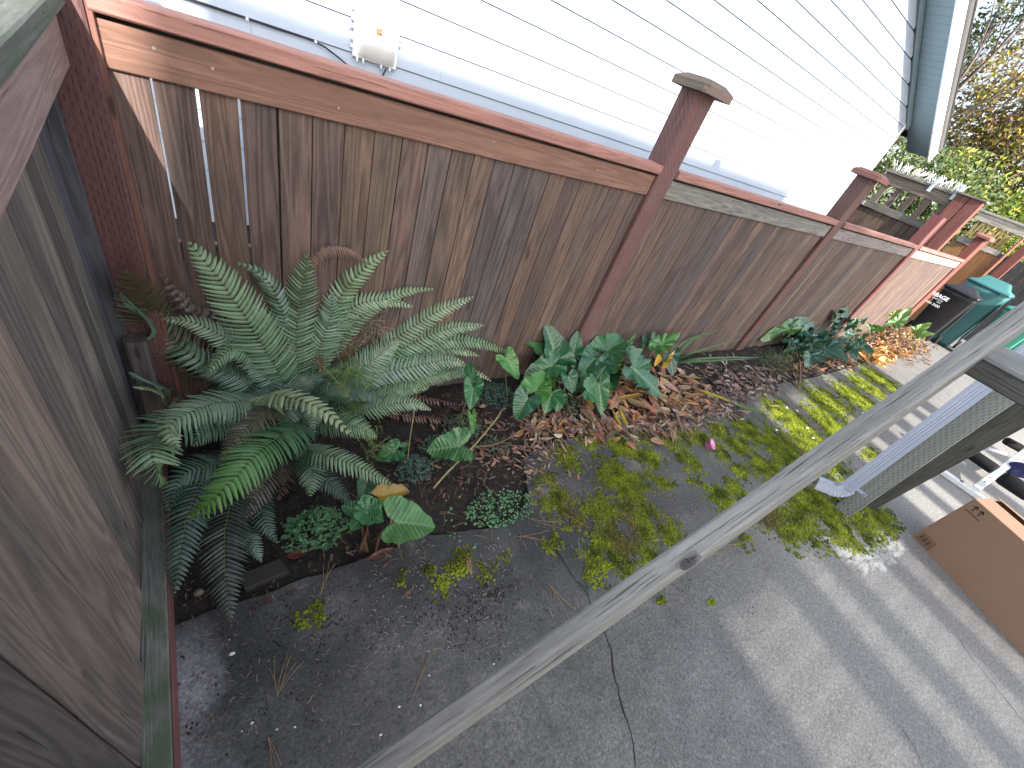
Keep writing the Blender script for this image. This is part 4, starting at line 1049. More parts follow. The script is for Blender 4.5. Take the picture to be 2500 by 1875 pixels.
for a, t, za, zt, r, wf, c in [((1560, 330), (1660, 440), .42, .34, (1500, 620), 1.1, GB), ((1660, 360), (1885, 205), .42, .52, (1500, 640), .45, GL_), ((1750, 470), (1790, 695), .34, .18, (1500, 640), .95, GD), ((1420, 530), (1370, 410), .32, .4, (1470, 640), .9, GD), ((1500, 310), (1460, 380), .4, .36, (1490, 620), 1.2, GB)]:
    Lf(ar2, fB, a, t, za, zt, rt(*r), wf, jit(c, .08), wave=.07, srad=.004)
Lf(ar2, fB, (1680, 520), (1800, 330), .28, .42, rt(1600, 640), .6, (.50, .33, .06), wave=.12, fold=.4, label='withered yellow leaf', name='yellow_leaf', mat=M_leaf)
ar3 = empty('arum_plant', tuple(onZ(*f4(1880, 1000))), 'thin arum with twisted upright leaves at the right edge of the fern', 'plant')
rA = onZ(*f4(1840, 1010), 0)
for a, t, za, zt, wf, c in [((1915, 770), (1895, 665), .33, .40, .75, GA), ((1920, 800), (1905, 905), .33, .24, 1.0, GA), ((1915, 940), (1925, 1030), .22, .12, .5, GL_)]: Lf(ar3, f4, a, t, za, zt, rA, wf, c, wave=.08)
Lf(ar3, f4, (2085, 660), (2150, 755), .36, .26, onZ(*f4(2090, 870), 0), 1.0, GL_)
ar4 = empty('arum_plant', tuple(onZ(*f4(1400, 1560))), 'wet glossy arum with two broad round leaves at the front edge of the bed', 'plant')
r4 = onZ(*f4(1385, 1600), -.01)
for a, t, za, zt, wf, c, r in [((1400, 1270), (1365, 1340), .20, .16, 1.5, (.03, .11, .05), (1370, 1590)), ((1400, 1410), (1270, 1370), .27, .25, 1.15, GA, (1360, 1600)), ((1400, 1405), (1310, 1500), .27, .20, 1.15, GA, (1380, 1600)), ((1390, 1400), (1490, 1450), .27, .22, 1.3, (.035, .13, .05), (1400, 1605)), ((1555, 1460), (1745, 1470), .24, .21, 1.35, (.05, .15, .04), (1440, 1600))]:
    Lf(ar4, f4, a, t, za, zt, onZ(*f4(*r), -.01), wf, c, wave=.04, stem=(.09, .055, .035), srad=.008, up=.75)
ar5 = empty('arum_plant', tuple(onZ(*f4(1600, 1180))), 'pair of low glossy arum leaves between the fern and the dry yellow stalk', 'plant')
for a, t, za, zt, wf, c, r in [((1535, 1110), (1440, 1150), .18, .14, 1.3, GA, (1590, 1190)), ((1850, 1085), (1690, 1100), .20, .15, 1.25, (.05, .15, .05), (1640, 1200)), ((1580, 1090), (1612, 1070), .18, .2, 1.6, GA, (1590, 1190))]:
    Lf(ar5, f4, a, t, za, zt, onZ(*f4(*r), -.01), wf, c, wave=.07, stem=(.10, .09, .05))
Lf(ar5, f4, (1480, 1330), (1622, 1290), .12, .10, None, .75, (.42, .27, .03), fold=.3, name='yellow_leaf', mat=M_leaf, label='yellow dying leaf with a brown edge', edge=(.25, .14, .03), up=.8)
# dark blue-green clump
ar6 = empty('arum_plant', tuple(onZ(*fC(650, 760))), 'dense clump of blue-green crinkled leaves near the third red fence post', 'plant')
L6 = [((560, 370), (280, 450), .42, .36, .35, (.06, .15, .03)), ((700, 470), (630, 240), .36, .56, .75, GBL), ((740, 440), (740, 420), .36, .5, .9, GBL), ((820, 400), (740, 285), .40, .52, .6, GBL), ((880, 460), (910, 430), .38, .4, .8, GBL),
      ((590, 510), (460, 480), .34, .36, .7, GBL), ((560, 600), (480, 640), .26, .22, .8, (.04, .1, .04)), ((800, 600), (700, 640), .30, .26, .8, GBL), ((860, 560), (950, 530), .34, .36, .9, GBL), ((790, 660), (750, 780), .26, .14, 1.1, GBL), ((850, 660), (940, 720), .28, .2, 1.1, GBL),
      ((960, 590), (1200, 710), .30, .12, .85, GBL), ((1050, 300), (1065, 160), .46, .64, .5, GBL), ((1180, 280), (1175, 125), .46, .66, .3, GBL), ((1040, 420), (950, 400), .38, .42, .7, GBL), ((1090, 330), (1010, 330), .40, .42, .8, GBL), ((1200, 420), (1160, 340), .36, .44, .9, GBL),
      ((1240, 330), (1300, 250), .40, .48, .9, GB), ((1290, 400), (1350, 380), .38, .36, .9, (.04, .12, .04)), ((1340, 470), (1390, 420), .34, .38, .9, (.03, .12, .02)), ((1350, 290), (1400, 240), .42, .46, .7, GBL), ((1300, 540), (1470, 625), .32, .2, .75, GBL), ((1180, 590), (1300, 670), .28, .16, .9, GBL),
      ((1150, 500), (1060, 480), .32, .34, .9, GBL), ((1080, 600), (960, 520), .28, .32, .8, (.03, .09, .05)), ((640, 540), (590, 620), .30, .24, .9, GBL), ((980, 500), (930, 430), .34, .4, .8, GBL), ((700, 560), (600, 580), .30, .28, .8, GBL)]
for k in range(22):
    u_ = rng.uniform(560, 1330); v_ = rng.uniform(380, 640) ; L6.append(((u_, v_), (u_ + rng.choice((-1, 1)) * rng.uniform(50, 130), v_ + rng.uniform(-90, 90)), rng.uniform(.2, .36), rng.uniform(.2, .36), rng.uniform(.7, 1.0), (GBL, GBL, (.03, .10, .05))[k % 3]))
for i, (a, t, za, zt, wf, c) in enumerate(L6):
    T_ = t if abs(a[0] - t[0]) + abs(a[1] - t[1]) > 60 else (t[0] + 50, t[1] - 60)
    Lf(ar6, fC, a, T_, za * .8, zt * .8, onZ(*fC(520 + (i % 28) * 28, 770 - (i % 28) * 6), .0), wf * 1.25, jit(c, .15), wave=.11, srad=.006, stem=(.13, .14, .05))
ar7 = empty('arum_plant', tuple(onZ(*fC(1900, 400))), 'pale sunlit green leaves rising from the dead-leaf heap beside the bins', 'plant')
for a, t, za, zt, wf, c in [((1730, 290), (1895, 130), .45, .62, .7, (.13, .25, .09)), ((1680, 220), (1780, 150), .45, .5, .7, (.16, .26, .06)), ((1930, 390), (2100, 300), .38, .44, .8, (.14, .26, .07)), ((1960, 430), (2130, 420), .34, .36, .8, (.14, .26, .08)), ((1490, 360), (1610, 370), .4, .4, .75, (.05, .20, .015)), ((1440, 360), (1420, 340), .4, .42, .8, (.03, .10, .02))]:
    Lf(ar7, fC, a, t if t[0] != 1420 else (1400, 300), za, zt, onZ(*fC(a[0] - 20, a[1] + 180), .0), wf * 1.1, c, wave=.08, up=.2)

# long strap leaves
def strap(px, wd, col, root=None):
    P, L = crom([safe(onZ(u, v, z)) for u, v, z in px], 16); mb = MB()
    for i, p in enumerate(P):
        T = (P[min(i + 1, 16)] - P[max(i - 1, 0)]).normalized(); S = T.cross((CAMLOC - p).normalized() * .5 + Vector((0, 0, .5))).normalized(); Nn = S.cross(T)
        w_ = wd * (1 - (i / 16) ** 2.5) * .5 + .0008
        for k, s in enumerate((-1, 0, 1)): mb.vert(p + S * s * w_ + Nn * (.003 if k != 1 else 0), jit(col, .1) if k != 1 else tuple(x * .8 for x in col))
    for i in range(16):
        for k in range(2): a = i * 3 + k; mb.face((a, a + 1, a + 4, a + 3), None, True)
    return mb
iris = empty('iris_plant', tuple(onZ(1655, 880)), 'tuft of long narrow sword-like green leaves lying to the right along the fence', 'plant')
for px in ([(1650, 880, .05), (1690, 862, .25), (1750, 845, .36), (1808, 828, .40)], [(1650, 880, .05), (1680, 840, .30), (1730, 810, .42), (1752, 806, .46)], [(1655, 885, .05), (1700, 877, .22), (1780, 873, .28), (1858, 873, .26)], [(1655, 885, .05), (1720, 882, .16), (1790, 878, .22), (1845, 876, .2)], [(1640, 885, .05), (1655, 850, .25), (1690, 825, .35), (1745, 812, .4)]):
    strap(px, .026, (.10, .19, .075)).build('strap_leaf', M_leaf, iris)
# yellow dry stalk lying diagonally
st = MB(); P, _ = crom([onZ(1222, 1010, .10), onZ(1160, 1085, .10), onZ(1095, 1150, .08), onZ(1058, 1192, .03)], 12); st.tube(P, .0065, (.30, .28, .13), 7)
tag(st.build('dry_stalk', M_dead), 'long straw-yellow stalk lying diagonally across the soil right of the fern', 'stalk')
st = MB(); P, _ = crom([onZ(1160, 1090, .05), onZ(1210, 1085, .05), onZ(1260, 1060, .04), onZ(1300, 1040, .03)], 12); st.tube(P, .005, (.20, .13, .08), 6)
tag(st.build('dry_stalk', M_dead), 'thin brown stalk crossing the yellow one beside the leaf litter', 'stalk')
st = MB(); P, _ = crom([onZ(*f4(1595, 1180), .0), onZ(*f4(1610, 1050), .3), onZ(*f4(1632, 905), .55)], 12); st.tube(P, .0035, (.26, .23, .12), 6)
tag(st.build('dry_stalk', M_dead), 'upright pale stalk beside the low glossy arum pair', 'stalk')
st = MB(); P, _ = crom([safe(onZ(*f4(520, 850), .1)), safe(onZ(*f4(515, 700), .42)), safe(onZ(*f4(560, 655), .5))], 12); st.tube(P, .003, (.16, .16, .07), 6)
tag(st.build('dry_stalk', M_dead), 'thin bent green-brown stalk by the fence behind the fern', 'stalk')
for pl, nm in ((((830, 600, .75), (960, 590, .78), (1090, 620, .74), (1210, 720, .6), (1330, 860, .4)), 'thin yellowish runner arching across the middle of the fern'),):
    st = MB(); P, _ = crom([safe(onZ(*f4(x, y), h)) for x, y, h in pl], 20); st.tube(P, .0018, (.22, .20, .09), 5); tag(st.build('runner_stem', M_dead), nm, 'stem')
st = MB(); P, _ = crom([onZ(*fC(660, 1010), .02), onZ(*fC(680, 860), .12), onZ(*fC(675, 710), .3)], 10); st.tube(P, [.012] * 11, (.22, .13, .09), 7)
tag(st.build('dry_stalk', M_dead), 'upright pinkish dead stalk in front of the blue-green clump', 'stalk')

# ---------------------------------------------------------------- fine ferny herbs
def herb(name, label, px, rad, n, col, z0=.0, ht=.12, size=.011):
    mb = MB(); c0 = onZ(px[0], px[1], ht * .5)
    for k in range(n):
        a = rng.uniform(0, 6.283); r = rad * math.sqrt(rng.random()); p = Vector((c0.x + r * math.cos(a), min(-.02, c0.y + r * math.sin(a) * .8), 0))
        h = ht * (1 - (r / rad) ** 2 * .7) * rng.uniform(.55, 1.05); tp = p + Vector((rng.uniform(-.02, .02), rng.uniform(-.02, .02), h))
        if k % 3 == 0: mb.tube([Vector((c0.x, c0.y, 0)).lerp(p, .6), tp], .0009, (.08, .10, .05), 3, False)
        f0 = rng.uniform(0, 6.28); tilt = Vector((rng.uniform(-.4, .4), rng.uniform(-.4, .4), 1)).normalized()
        ux = tilt.cross(Vector((math.cos(f0), math.sin(f0), 0))).normalized(); uy = tilt.cross(ux)
        c = jit(col, .2)
        for b in range(rng.randint(3, 5)):
            an = -1.1 + b * .62; d = ux * math.cos(an) + uy * math.sin(an); q = tp + d * size * .35
            for s in (-.45, 0, .45):
                d2 = (ux * math.cos(an + s) + uy * math.sin(an + s)); sd = d2.cross(tilt) * size * .22; l = size * (1.0 if s == 0 else .75)
                i = [mb.vert(q, c), mb.vert(q + d2 * l * .55 + sd, c), mb.vert(q + d2 * l - tilt * size * .15, c), mb.vert(q + d2 * l * .55 - sd, c)]; mb.face(i)
    return tag(mb.build(name, M_leaf), label, 'plant')
herb('ferny_herb', 'bright green ferny-leaved herb in the dark corner left of the wet glossy arum', (770, 1285), .16, 420, (.08, .21, .09), ht=.16)
herb('ferny_herb', 'blue-green ferny herb under the low arum leaves beside the yellow stalk', (1010, 1140), .13, 300, (.065, .125, .095), ht=.1)
herb('ferny_herb', 'blue-green ferny herb between the fern and the first big arum clump', (1215, 960), .19, 430, (.070, .135, .100), ht=.12)
herb('ferny_herb', 'sparse ferny herb on the soil near the crossing stalks', (1215, 1085), .12, 90, (.09, .15, .08), ht=.05)
herb('ferny_herb', 'ferny herb filling the foot of the big arum clump', (1400, 985), .17, 260, (.08, .16, .07), ht=.10)
herb('ferny_herb', 'low ferny herb on the soil between the thin upright arum and the round creeper', (1130, 1040), .16, 220, (.075, .14, .095), ht=.06)
herb('ferny_herb', 'ferny herb with blue-green leaves right of the low glossy arum pair', (1080, 1090), .15, 260, (.075, .14, .105), ht=.08)
herb('ferny_herb', 'tiny ferny seedling in the slab crack beside the handrail', (1432, 1432), .035, 26, (.06, .10, .06), ht=.02, size=.009)
herb('ferny_herb', 'small pale green seedling among the dead leaves below the big arum clump', (1440, 1018), .06, 50, (.10, .20, .08), ht=.05)
# round-leaved creeper
mb = MB()
for k in range(420):
    a = rng.uniform(0, 6.283); r = math.sqrt(rng.random()); u = 1207 + 84 * r * math.cos(a) + 10; v = 1245 + 46 * r * math.sin(a) - (u - 1207) * .12
    if k > 360: u += rng.uniform(-80, 40); v += rng.uniform(-30, 60)
    p = onZ(u, v, .0); p.z = rng.uniform(.0, .035) * (1 - r * .6) + .004; rr = rng.uniform(.0045, .0085)
    tl = Vector((rng.uniform(-.35, .35), rng.uniform(-.35, .35), 1)).normalized(); ux = tl.cross(Vector((0, 1, 0))).normalized(); uy = tl.cross(ux); c = jit((.10, .24, .10), .22)
    ids = [mb.vert(p + ux * rr * math.cos(q * .7854) + uy * rr * math.sin(q * .7854), c) for q in range(8)]; mb.face(ids)
tag(mb.build('creeping_ground_cover', M_leaf), 'patch of tiny round-leaved creeper on the slab edge by the soil', 'ground cover', kind='stuff')

# ---------------------------------------------------------------- leaf litter
LC = [(.34, .20, .15), (.28, .17, .12), (.42, .27, .17), (.23, .165, .145), (.15, .10, .09), (.46, .34, .24), (.38, .17, .10), (.11, .075, .062), (.46, .23, .11), (.33, .24, .21), (.50, .40, .28)]
def dry(mb, p, yaw, ln, wd, col, tilt=0.2, curl=.6, seg=6):
    d = Vector((math.cos(yaw), math.sin(yaw), rng.uniform(-tilt, tilt))).normalized(); s = Vector((-math.sin(yaw), math.cos(yaw), rng.uniform(-.5, .5))).normalized(); n_ = d.cross(s).normalized()
    if n_.z < 0: n_ = -n_
    ph = rng.uniform(0, 6); bend = rng.uniform(-.35, .35); cup = rng.uniform(-.2, 1) * curl; tw = rng.uniform(-.9, .9); prev = None
    for i in range(seg + 1):
        t = i / seg; w_ = wd * .5 * math.sin(math.pi * min(1, max(.03, t * .94 + .03))) ** .7
        a = tw * t; S2 = s * math.cos(a) + n_ * math.sin(a); N2 = n_ * math.cos(a) - s * math.sin(a)
        cen = p + d * ln * t + s * bend * ln * t * t + n_ * (.12 * ln * math.sin(ph + t * 3.0) * curl)
        c = tuple(x * rng.uniform(.85, 1.15) for x in col)
        row = [mb.vert(cen - S2 * w_ + N2 * w_ * cup, c), mb.vert(cen, tuple(x * .75 for x in c)), mb.vert(cen + S2 * w_ + N2 * w_ * cup, c)]
        for j in row:
            v = mb.v[j]
            if v[2] < .002: mb.v[j] = (v[0], v[1], .002 + rng.random() * .004)
            if v[1] > .018: mb.v[j] = (v[0], .018, mb.v[j][2])
        if prev: mb.face((prev[0], prev[1], row[1], row[0])); mb.face((prev[1], prev[2], row[2], row[1]))
        prev = row
litter_px = [((1330, 1040), .16, .07, 120, LC, .09, .03), ((1420, 1050), .2, .07, 130, LC, .09, .03), ((1530, 1045), .22, .07, 130, LC, .10, .03), ((1610, 1050), .2, .07, 110, LC, .11, .03), ((1700, 1000), .25, .08, 120, LC, .10, .04), ((1680, 1030), .25, .08, 110, [(.36, .26, .22), (.22, .16, .15), (.42, .3, .24), (.14, .1, .09)], .10, .02), ((1760, 1000), .3, .09, 130, [(.40, .30, .27), (.22, .16, .15), (.46, .34, .3), (.3, .16, .1)], .09, .03), ((1790, 965), .35, .08, 130, [(.40, .30, .27), (.22, .16, .15), (.46, .34, .3), (.14, .1, .09)], .10, .04), ((1520, 960), .5, .14, 150, [(.42, .24, .12), (.36, .20, .13), (.46, .3, .18), (.30, .14, .08)], .19, .11), ((1640, 985), .3, .1, 90, [(.42, .24, .12), (.40, .20, .12), (.46, .34, .22)], .2, .09),  # centre (photo px), spread in metres x,y, count, palette shift, size, height
    ((1480, 960), .32, .16, 190, LC, .11, .06), ((1560, 930), .35, .14, 230, LC, .13, .07), ((1650, 950), .38, .14, 230, LC, .13, .07), ((1380, 1010), .22, .09, 130, LC, .07, .03),
    ((1480, 1030), .30, .07, 130, LC, .08, .02), ((1600, 1010), .30, .07, 110, LC, .10, .03), ((1290, 1030), .14, .10, 70, LC, .06, .02), ((1750, 910), .5, .18, 460, [(.30, .20, .17), (.16, .12, .11), (.36, .26, .22), (.11, .08, .075), (.42, .33, .28)], .10, .06), ((1850, 930), .45, .16, 400, [(.30, .20, .17), (.18, .13, .12), (.36, .26, .22), (.11, .08, .075), (.42, .34, .3)], .09, .05),
    ((1950, 895), .6, .15, 340, [(.26, .17, .13), (.14, .1, .09), (.2, .14, .1), (.34, .2, .1)], .10, .06), ((2040, 875), .7, .16, 300, LC, .11, .05), ((2160, 860), .7, .16, 230, [(.5, .22, .06), (.45, .26, .1), (.36, .14, .05), (.52, .32, .14)], .16, .10), ((2130, 880), .3, .08, 60, [(.55, .27, .08), (.6, .36, .16)], .2, .10), ((1000, 1120), .3, .12, 40, [(.13, .07, .06), (.10, .06, .045)], .05, .01), ((1100, 1120), .3, .2, 60, [(.14, .085, .075), (.10, .06, .045), (.2, .1, .09)], .04, .01), ((1150, 1050), .25, .14, 150, [(.26, .15, .12), (.18, .11, .09), (.34, .22, .15), (.12, .08, .06)], .06, .02), ((1230, 1100), .2, .12, 140, [(.28, .16, .13), (.18, .11, .09), (.36, .24, .17)], .05, .02), ((1330, 1095), .16, .10, 130, [(.34, .22, .17), (.22, .15, .12), (.42, .3, .22)], .05, .015), ((1300, 1150), .10, .10, 60, [(.3, .2, .15), (.2, .13, .1)], .04, .008), ((1180, 1170), .18, .14, 60, [(.14, .085, .075), (.18, .12, .09)], .035, .01), ((900, 1340), .2, .06, 40, [(.12, .075, .065), (.16, .1, .08)], .035, .005), ((650, 1430), .2, .08, 30, [(.1, .06, .05)], .04, .005), ((1130, 990), .2, .12, 60, [(.11, .06, .05), (.08, .05, .04)], .08, .02)]
mb = MB()
for (u, v), sx, sy, n, pal, sz, ht in litter_px:
    c0 = onZ(u, v)
    for k in range(n):
        x = c0.x + rng.gauss(0, sx) * .8; y = min(-.03, c0.y + rng.gauss(0, sy) * .9)
        ln = sz * rng.uniform(.35, 1.5); narrow = rng.random() < .5
        dry(mb, Vector((x, y, .006 + rng.random() ** 1.5 * ht)), rng.uniform(0, 6.283), ln, ln * (rng.uniform(.12, .2) if narrow else rng.uniform(.28, .45)), jit(pal[rng.randrange(len(pal))], .25, .1), .25, .7)
tag(mb.build('leaf_litter', M_dead), 'thick heap of curled dead leaves along the foot of the fence', 'leaf litter', kind='stuff')
# pile of small crinkled dry leaves by the bins
mb = MB()
c1 = onZ(*fC(1730, 560))
for k in range(1500):
    x = c1.x + rng.gauss(0, 1.05); y = min(-.05, -.42 + rng.gauss(0, .27)); h = .42 * math.exp(-((y + .32) / .28) ** 2) * math.exp(-((x - c1.x - .4) / 1.6) ** 2)
    dry(mb, Vector((x, y, .01 + h * rng.random() ** .5)), rng.uniform(0, 6.28), rng.uniform(.05, .13), rng.uniform(.02, .05), jit([(.34, .22, .16), (.24, .15, .11), (.42, .30, .22), (.14, .08, .06), (.46, .26, .1)][rng.randrange(5)], .25), .8, 1, 4)
tag(mb.build('dry_leaf_heap', M_dead), 'tall heap of small crinkled brown leaves in front of the bins', 'leaf heap', kind='stuff')

def single_leaf(px, tip, wd, col, label, h=.004, name='fallen_leaf', cat='leaf', cup=.3):
    a = onZ(*px, h); b = onZ(*tip, h); mb = MB(); d = (b - a); L = d.length; d.normalize(); s = Vector((-d.y, d.x, 0)); prev = None
    for i in range(11):
        t = i / 10; w_ = wd * .5 * math.sin(math.pi * min(.99, max(.02, t))) ** .65; row = []
        for k, q in enumerate((-1, -.5, 0, .5, 1)):
            z = h + abs(q) * w_ * cup + .18 * L * t * t * .25 + .002 * math.sin(i * 1.3 + k)
            c = jit(col, .08); row.append(mb.vert(Vector((a.x, a.y, 0)) + d * L * t + s * q * w_ + Vector((0, 0, z)), tuple(x * (.8 if q == 0 else 1) for x in c)))
        if prev:
            for k in range(4): mb.face((prev[k], prev[k + 1], row[k + 1], row[k]), None, True)
        prev = row
    mb.tube([a + Vector((0, 0, .002)), a - d * L * .18 + Vector((0, 0, .003))], .0012, col, 5)
    return tag(mb.build(name, M_dead), label, cat)
single_leaf((1140, 1350), (1150, 1405), .028, (.36, .19, .17), 'pink-brown fallen leaf on a moss tuft, on its own on the slab')
single_leaf((895, 1368), (962, 1340), .045, (.15, .075, .065), 'dark reddish-brown leaf at the soil edge below the wet glossy arum')
single_leaf((985, 1236), (952, 1286), .045, (.40, .20, .17), 'pinkish leaf behind the wet glossy arum leaves', h=.10)
single_leaf((700, 1360), (745, 1350), .05, (.15, .045, .04), 'dark red crumpled leaf in the soil below the herb')
single_leaf((1005, 1438), (988, 1458), .018, (.20, .10, .09), 'tiny brown leaf on the dark slab')
single_leaf((1412, 1172), (1412, 1158), .02, (.50, .20, .14), 'small orange-pink leaf on the slab between moss patches')
single_leaf((1430, 1030), (1476, 1085), .055, (.32, .13, .08), 'large rust-brown leaf at the front of the litter below the big arum clump', h=.02)
single_leaf((1495, 1000), (1515, 1042), .03, (.45, .42, .03), 'bright yellow-green fallen leaf standing in the litter, left one of two', h=.05)
single_leaf((1512, 995), (1530, 1042), .035, (.50, .38, .03), 'bright yellow fallen leaf standing in the litter, right one of two', h=.05)
single_leaf((1425, 965), (1448, 1000), .05, (.50, .28, .03), 'golden yellow leaf just below the big arum clump', h=.06)
single_leaf((1500, 975), (1570, 965), .06, (.42, .25, .07), 'large ochre leaf folded in the middle of the litter', h=.08)
single_leaf((1700, 950), (1785, 985), .07, (.38, .30, .05), 'long yellow leaf arching over the litter toward the moss', h=.12)
single_leaf((1785, 985), (1870, 1015), .06, (.12, .20, .05), 'fading green leaf lying on the sunlit moss edge', h=.05)
single_leaf((2050, 990), (2066, 998), .03, (.26, .14, .12), 'small brown leaf on the sunlit moss')
single_leaf((1668, 920), (1712, 925), .03, (.34, .28, .07), 'rolled yellow-green leaf in the litter below the strap leaves', h=.1)
single_leaf((1640, 965), (1665, 1065), .03, (.28, .2, .17), 'long narrow grey-brown leaf hanging over the litter edge toward the cup', h=.04)
# curled dead strap leaves spilling over the moss
mb = MB()
for k in range(46):
    p = onZ(rng.uniform(1500, 1720), rng.uniform(985, 1030), .02); dry(mb, p, rng.uniform(-2.4, -.9), rng.uniform(.12, .26), rng.uniform(.010, .022), jit((.24, .17, .13), .35), .05, .3, 8)
tag(mb.build('dead_strap_leaves', M_dead), 'long grey-brown dead strap leaves spilling from the litter onto the moss', 'dead leaves', kind='stuff')

# ---------------------------------------------------------------- pine needles
mb = MB()
def needles(u, v, ang, ln, n=3, col=(.32, .22, .12), z=.006):
    p = onZ(u, v, z)
    for k in range(n):
        a = ang + rng.uniform(-.16, .16); l = ln * rng.uniform(.75, 1.1); b = rng.uniform(-.25, .25); q = []
        for s in range(5): t = s / 4; q.append(p + Vector((math.cos(a + b * t), math.sin(a + b * t), 0)) * l * t + Vector((0, 0, .004 * math.sin(t * 3.1) + (.002 if t else 0))))
        mb.tube(q, .0011, jit(col, .2), 3, False)
for (u, v, u2, v2) in ((677, 1700, 725, 1600), (677, 1700, 672, 1605), (780, 1458, 805, 1370), (1008, 1700, 1048, 1590), (655, 1800, 690, 1890), (1340, 1425, 1395, 1512), (1290, 1265, 1380, 1300), (1370, 1250, 1440, 1290), (1260, 1310, 1345, 1310), (1200, 1290, 1195, 1320), (420, 1590, 450, 1585), (1700, 1340, 1790, 1370), (1740, 1335, 1830, 1345), (1620, 1260, 1560, 1350), (1880, 1390, 1870, 1400), (2000, 1290, 2080, 1330)):
    a = onZ(u, v); b = onZ(u2, v2); needles(u, v, math.atan2(b.y - a.y, b.x - a.x), (b - a).length, 4)
def scat(n, u0, u1, v0, v1, ln0, ln1, cnt=2, col=(.34, .25, .15)):
    for k in range(n):
        u = rng.uniform(u0, u1); v = rng.uniform(v0, v1); needles(u, v, rng.uniform(0, 6.28), rng.uniform(ln0, ln1), rng.randint(1, cnt), col)
scat(120, 1290, 1760, 1040, 1300, .03, .12); scat(90, 1150, 1700, 1100, 1500, .02, .08); scat(260, 900, 1250, 1330, 1600, .008, .025, 1, (.42, .38, .30)); scat(160, 440, 900, 1420, 1800, .008, .03, 1)
scat(300, 1500, 2150, 1230, 1450, .012, .05, 1, (.34, .26, .18)); scat(60, 1850, 2150, 1100, 1300, .05, .15, 3); scat(60, 1230, 1700, 1000, 1100, .06, .16, 3); scat(140, 1500, 2500, 1400, 1870, .006, .015, 1, (.3, .27, .22)); scat(60, 700, 1200, 1050, 1380, .04, .14, 2, (.26, .19, .12))
tag(mb.build('pine_needles', M_dead), 'scattered dry pine needles over the slab and moss', 'pine needles', kind='stuff')

# ---------------------------------------------------------------- moss cushions
MS = [(1650, 1050, .14, .9), (1700, 1060, .14, .9), (1750, 1050, .14, .85), (1760, 1110, .12, .8), (1700, 1170, .10, .7), (1800, 1090, .16, .85), (1560, 1060, .12, .8), (1800, 1150, .1, .8), (1550, 1400, .08, .7), (1340, 1170, .08, .7),  # photo px (2500 wide), radius m, strength
    (1514, 1175, .17, 1.15), (1380, 1118, .13, .8), (1469, 1243, .14, .9), (1503, 1333, .15, 1.05), (1571, 1288, .12, 1.0), (1458, 1373, .11, .9), (1582, 1356, .12, .9), (1356, 1226, .14, .9), (1412, 1243, .12, .7),
    (1763, 1220, .13, 1.1), (1797, 1198, .10, 1.0), (1514, 1085, .13, .9), (1582, 1118, .12, .8), (1638, 1085, .14, .9), (1440, 1075, .12, .8), (1690, 1130, .10, .8), (1620, 1180, .10, .7), (1560, 1230, .13, .9), (1640, 1300, .1, .8),
    (1921, 1017, .26, 1.2), (1977, 1073, .30, 1.2), (2034, 1040, .3, 1.15), (2090, 972, .32, 1.15), (1898, 1085, .26, 1.0), (2124, 949, .3, 1.0), (2023, 983, .3, 1.1), (1944, 1130, .26, 1.0), (1831, 1051, .2, 1.0), (2147, 927, .34, 1.1), (2210, 905, .5, 1.1), (2010, 1120, .25, 1.0), (1870, 1140, .22, .9),
    (2011, 1243, .24, 1.15), (2090, 1266, .22, 1.1), (1966, 1232, .20, 1.0), (1910, 1277, .20, .95), (2147, 1266, .2, .95), (1960, 1280, .2, .9), (2050, 1300, .18, .9), (2150, 1130, .25, .8), (1860, 1265, .12, .7), (1800, 1310, .1, .6), (2080, 1200, .25, .9),
    (1119, 1380, .055, 1.1), (1130, 1365, .05, 1.0), (1075, 1430, .05, .75), (1050, 1390, .03, .7), (984, 1400, .03, .8), (975, 1420, .03, .7), (770, 1505, .05, .75), (740, 1520, .04, .8), (1187, 1402, .06, .5), (1234, 1362, .05, .45), (1735, 1470, .03, .8), (1610, 1465, .03, .9), (1350, 1330, .06, .6)]
MP = [(onZ(u, v), r, s) for u, v, r, s in MS]
def moss_h(x, y):
    d = 0
    for c, r, s in MP:
        q = ((x - c.x) ** 2 + (y - c.y) ** 2) / (r * r)
        if q < 4: d = max(d, s * math.exp(-q * .9))
    if d < .08: return -1
    p = Vector((x, y, .3)); n = mnoise.noise(p * 8) * .35 + mnoise.noise(p * 21) * .55 + mnoise.noise(p * 50) * .5
    return d + n - .36
mb = MB(); cell = .0125; done = {}
tufts = []
xs = [c.x for c, r, s in MP]; 
gx0, gx1 = min(xs) - .4, min(max(xs) + .8, 10.5); gy0, gy1 = -2.75, -.35
iy = 0
def mcol(x, y, b=0):
    n = mnoise.noise(Vector((x, y, 2)) * 9) + .5 * mnoise.noise(Vector((x, y, 2)) * 33); br = mnoise.noise(Vector((x, y, 9)) * 2.7)
    c = lerp((.055, .075, .011), (.25, .295, .026), max(0, min(1, .5 + n * .9 + b)))
    if br > .4: c = lerp(c, (.12, .08, .045), min(.7, (br - .4) * 3))
    return c
x = gx0
while x < gx1:
    st_ = cell if x < 3.0 else cell * (1.35 if x < 6.5 else 1.9)
    y = gy0
    while y < gy1:
        h = moss_h(x, y); 
        if (h > 0 and rng.random() < (1.0 if h > .12 else .6)) or (h > -.22 and h <= 0 and rng.random() < .13):
            tufts.append((x + rng.uniform(-.5, .5) * st_, y + rng.uniform(-.5, .5) * st_, h, st_))
        y += st_
    x += st_
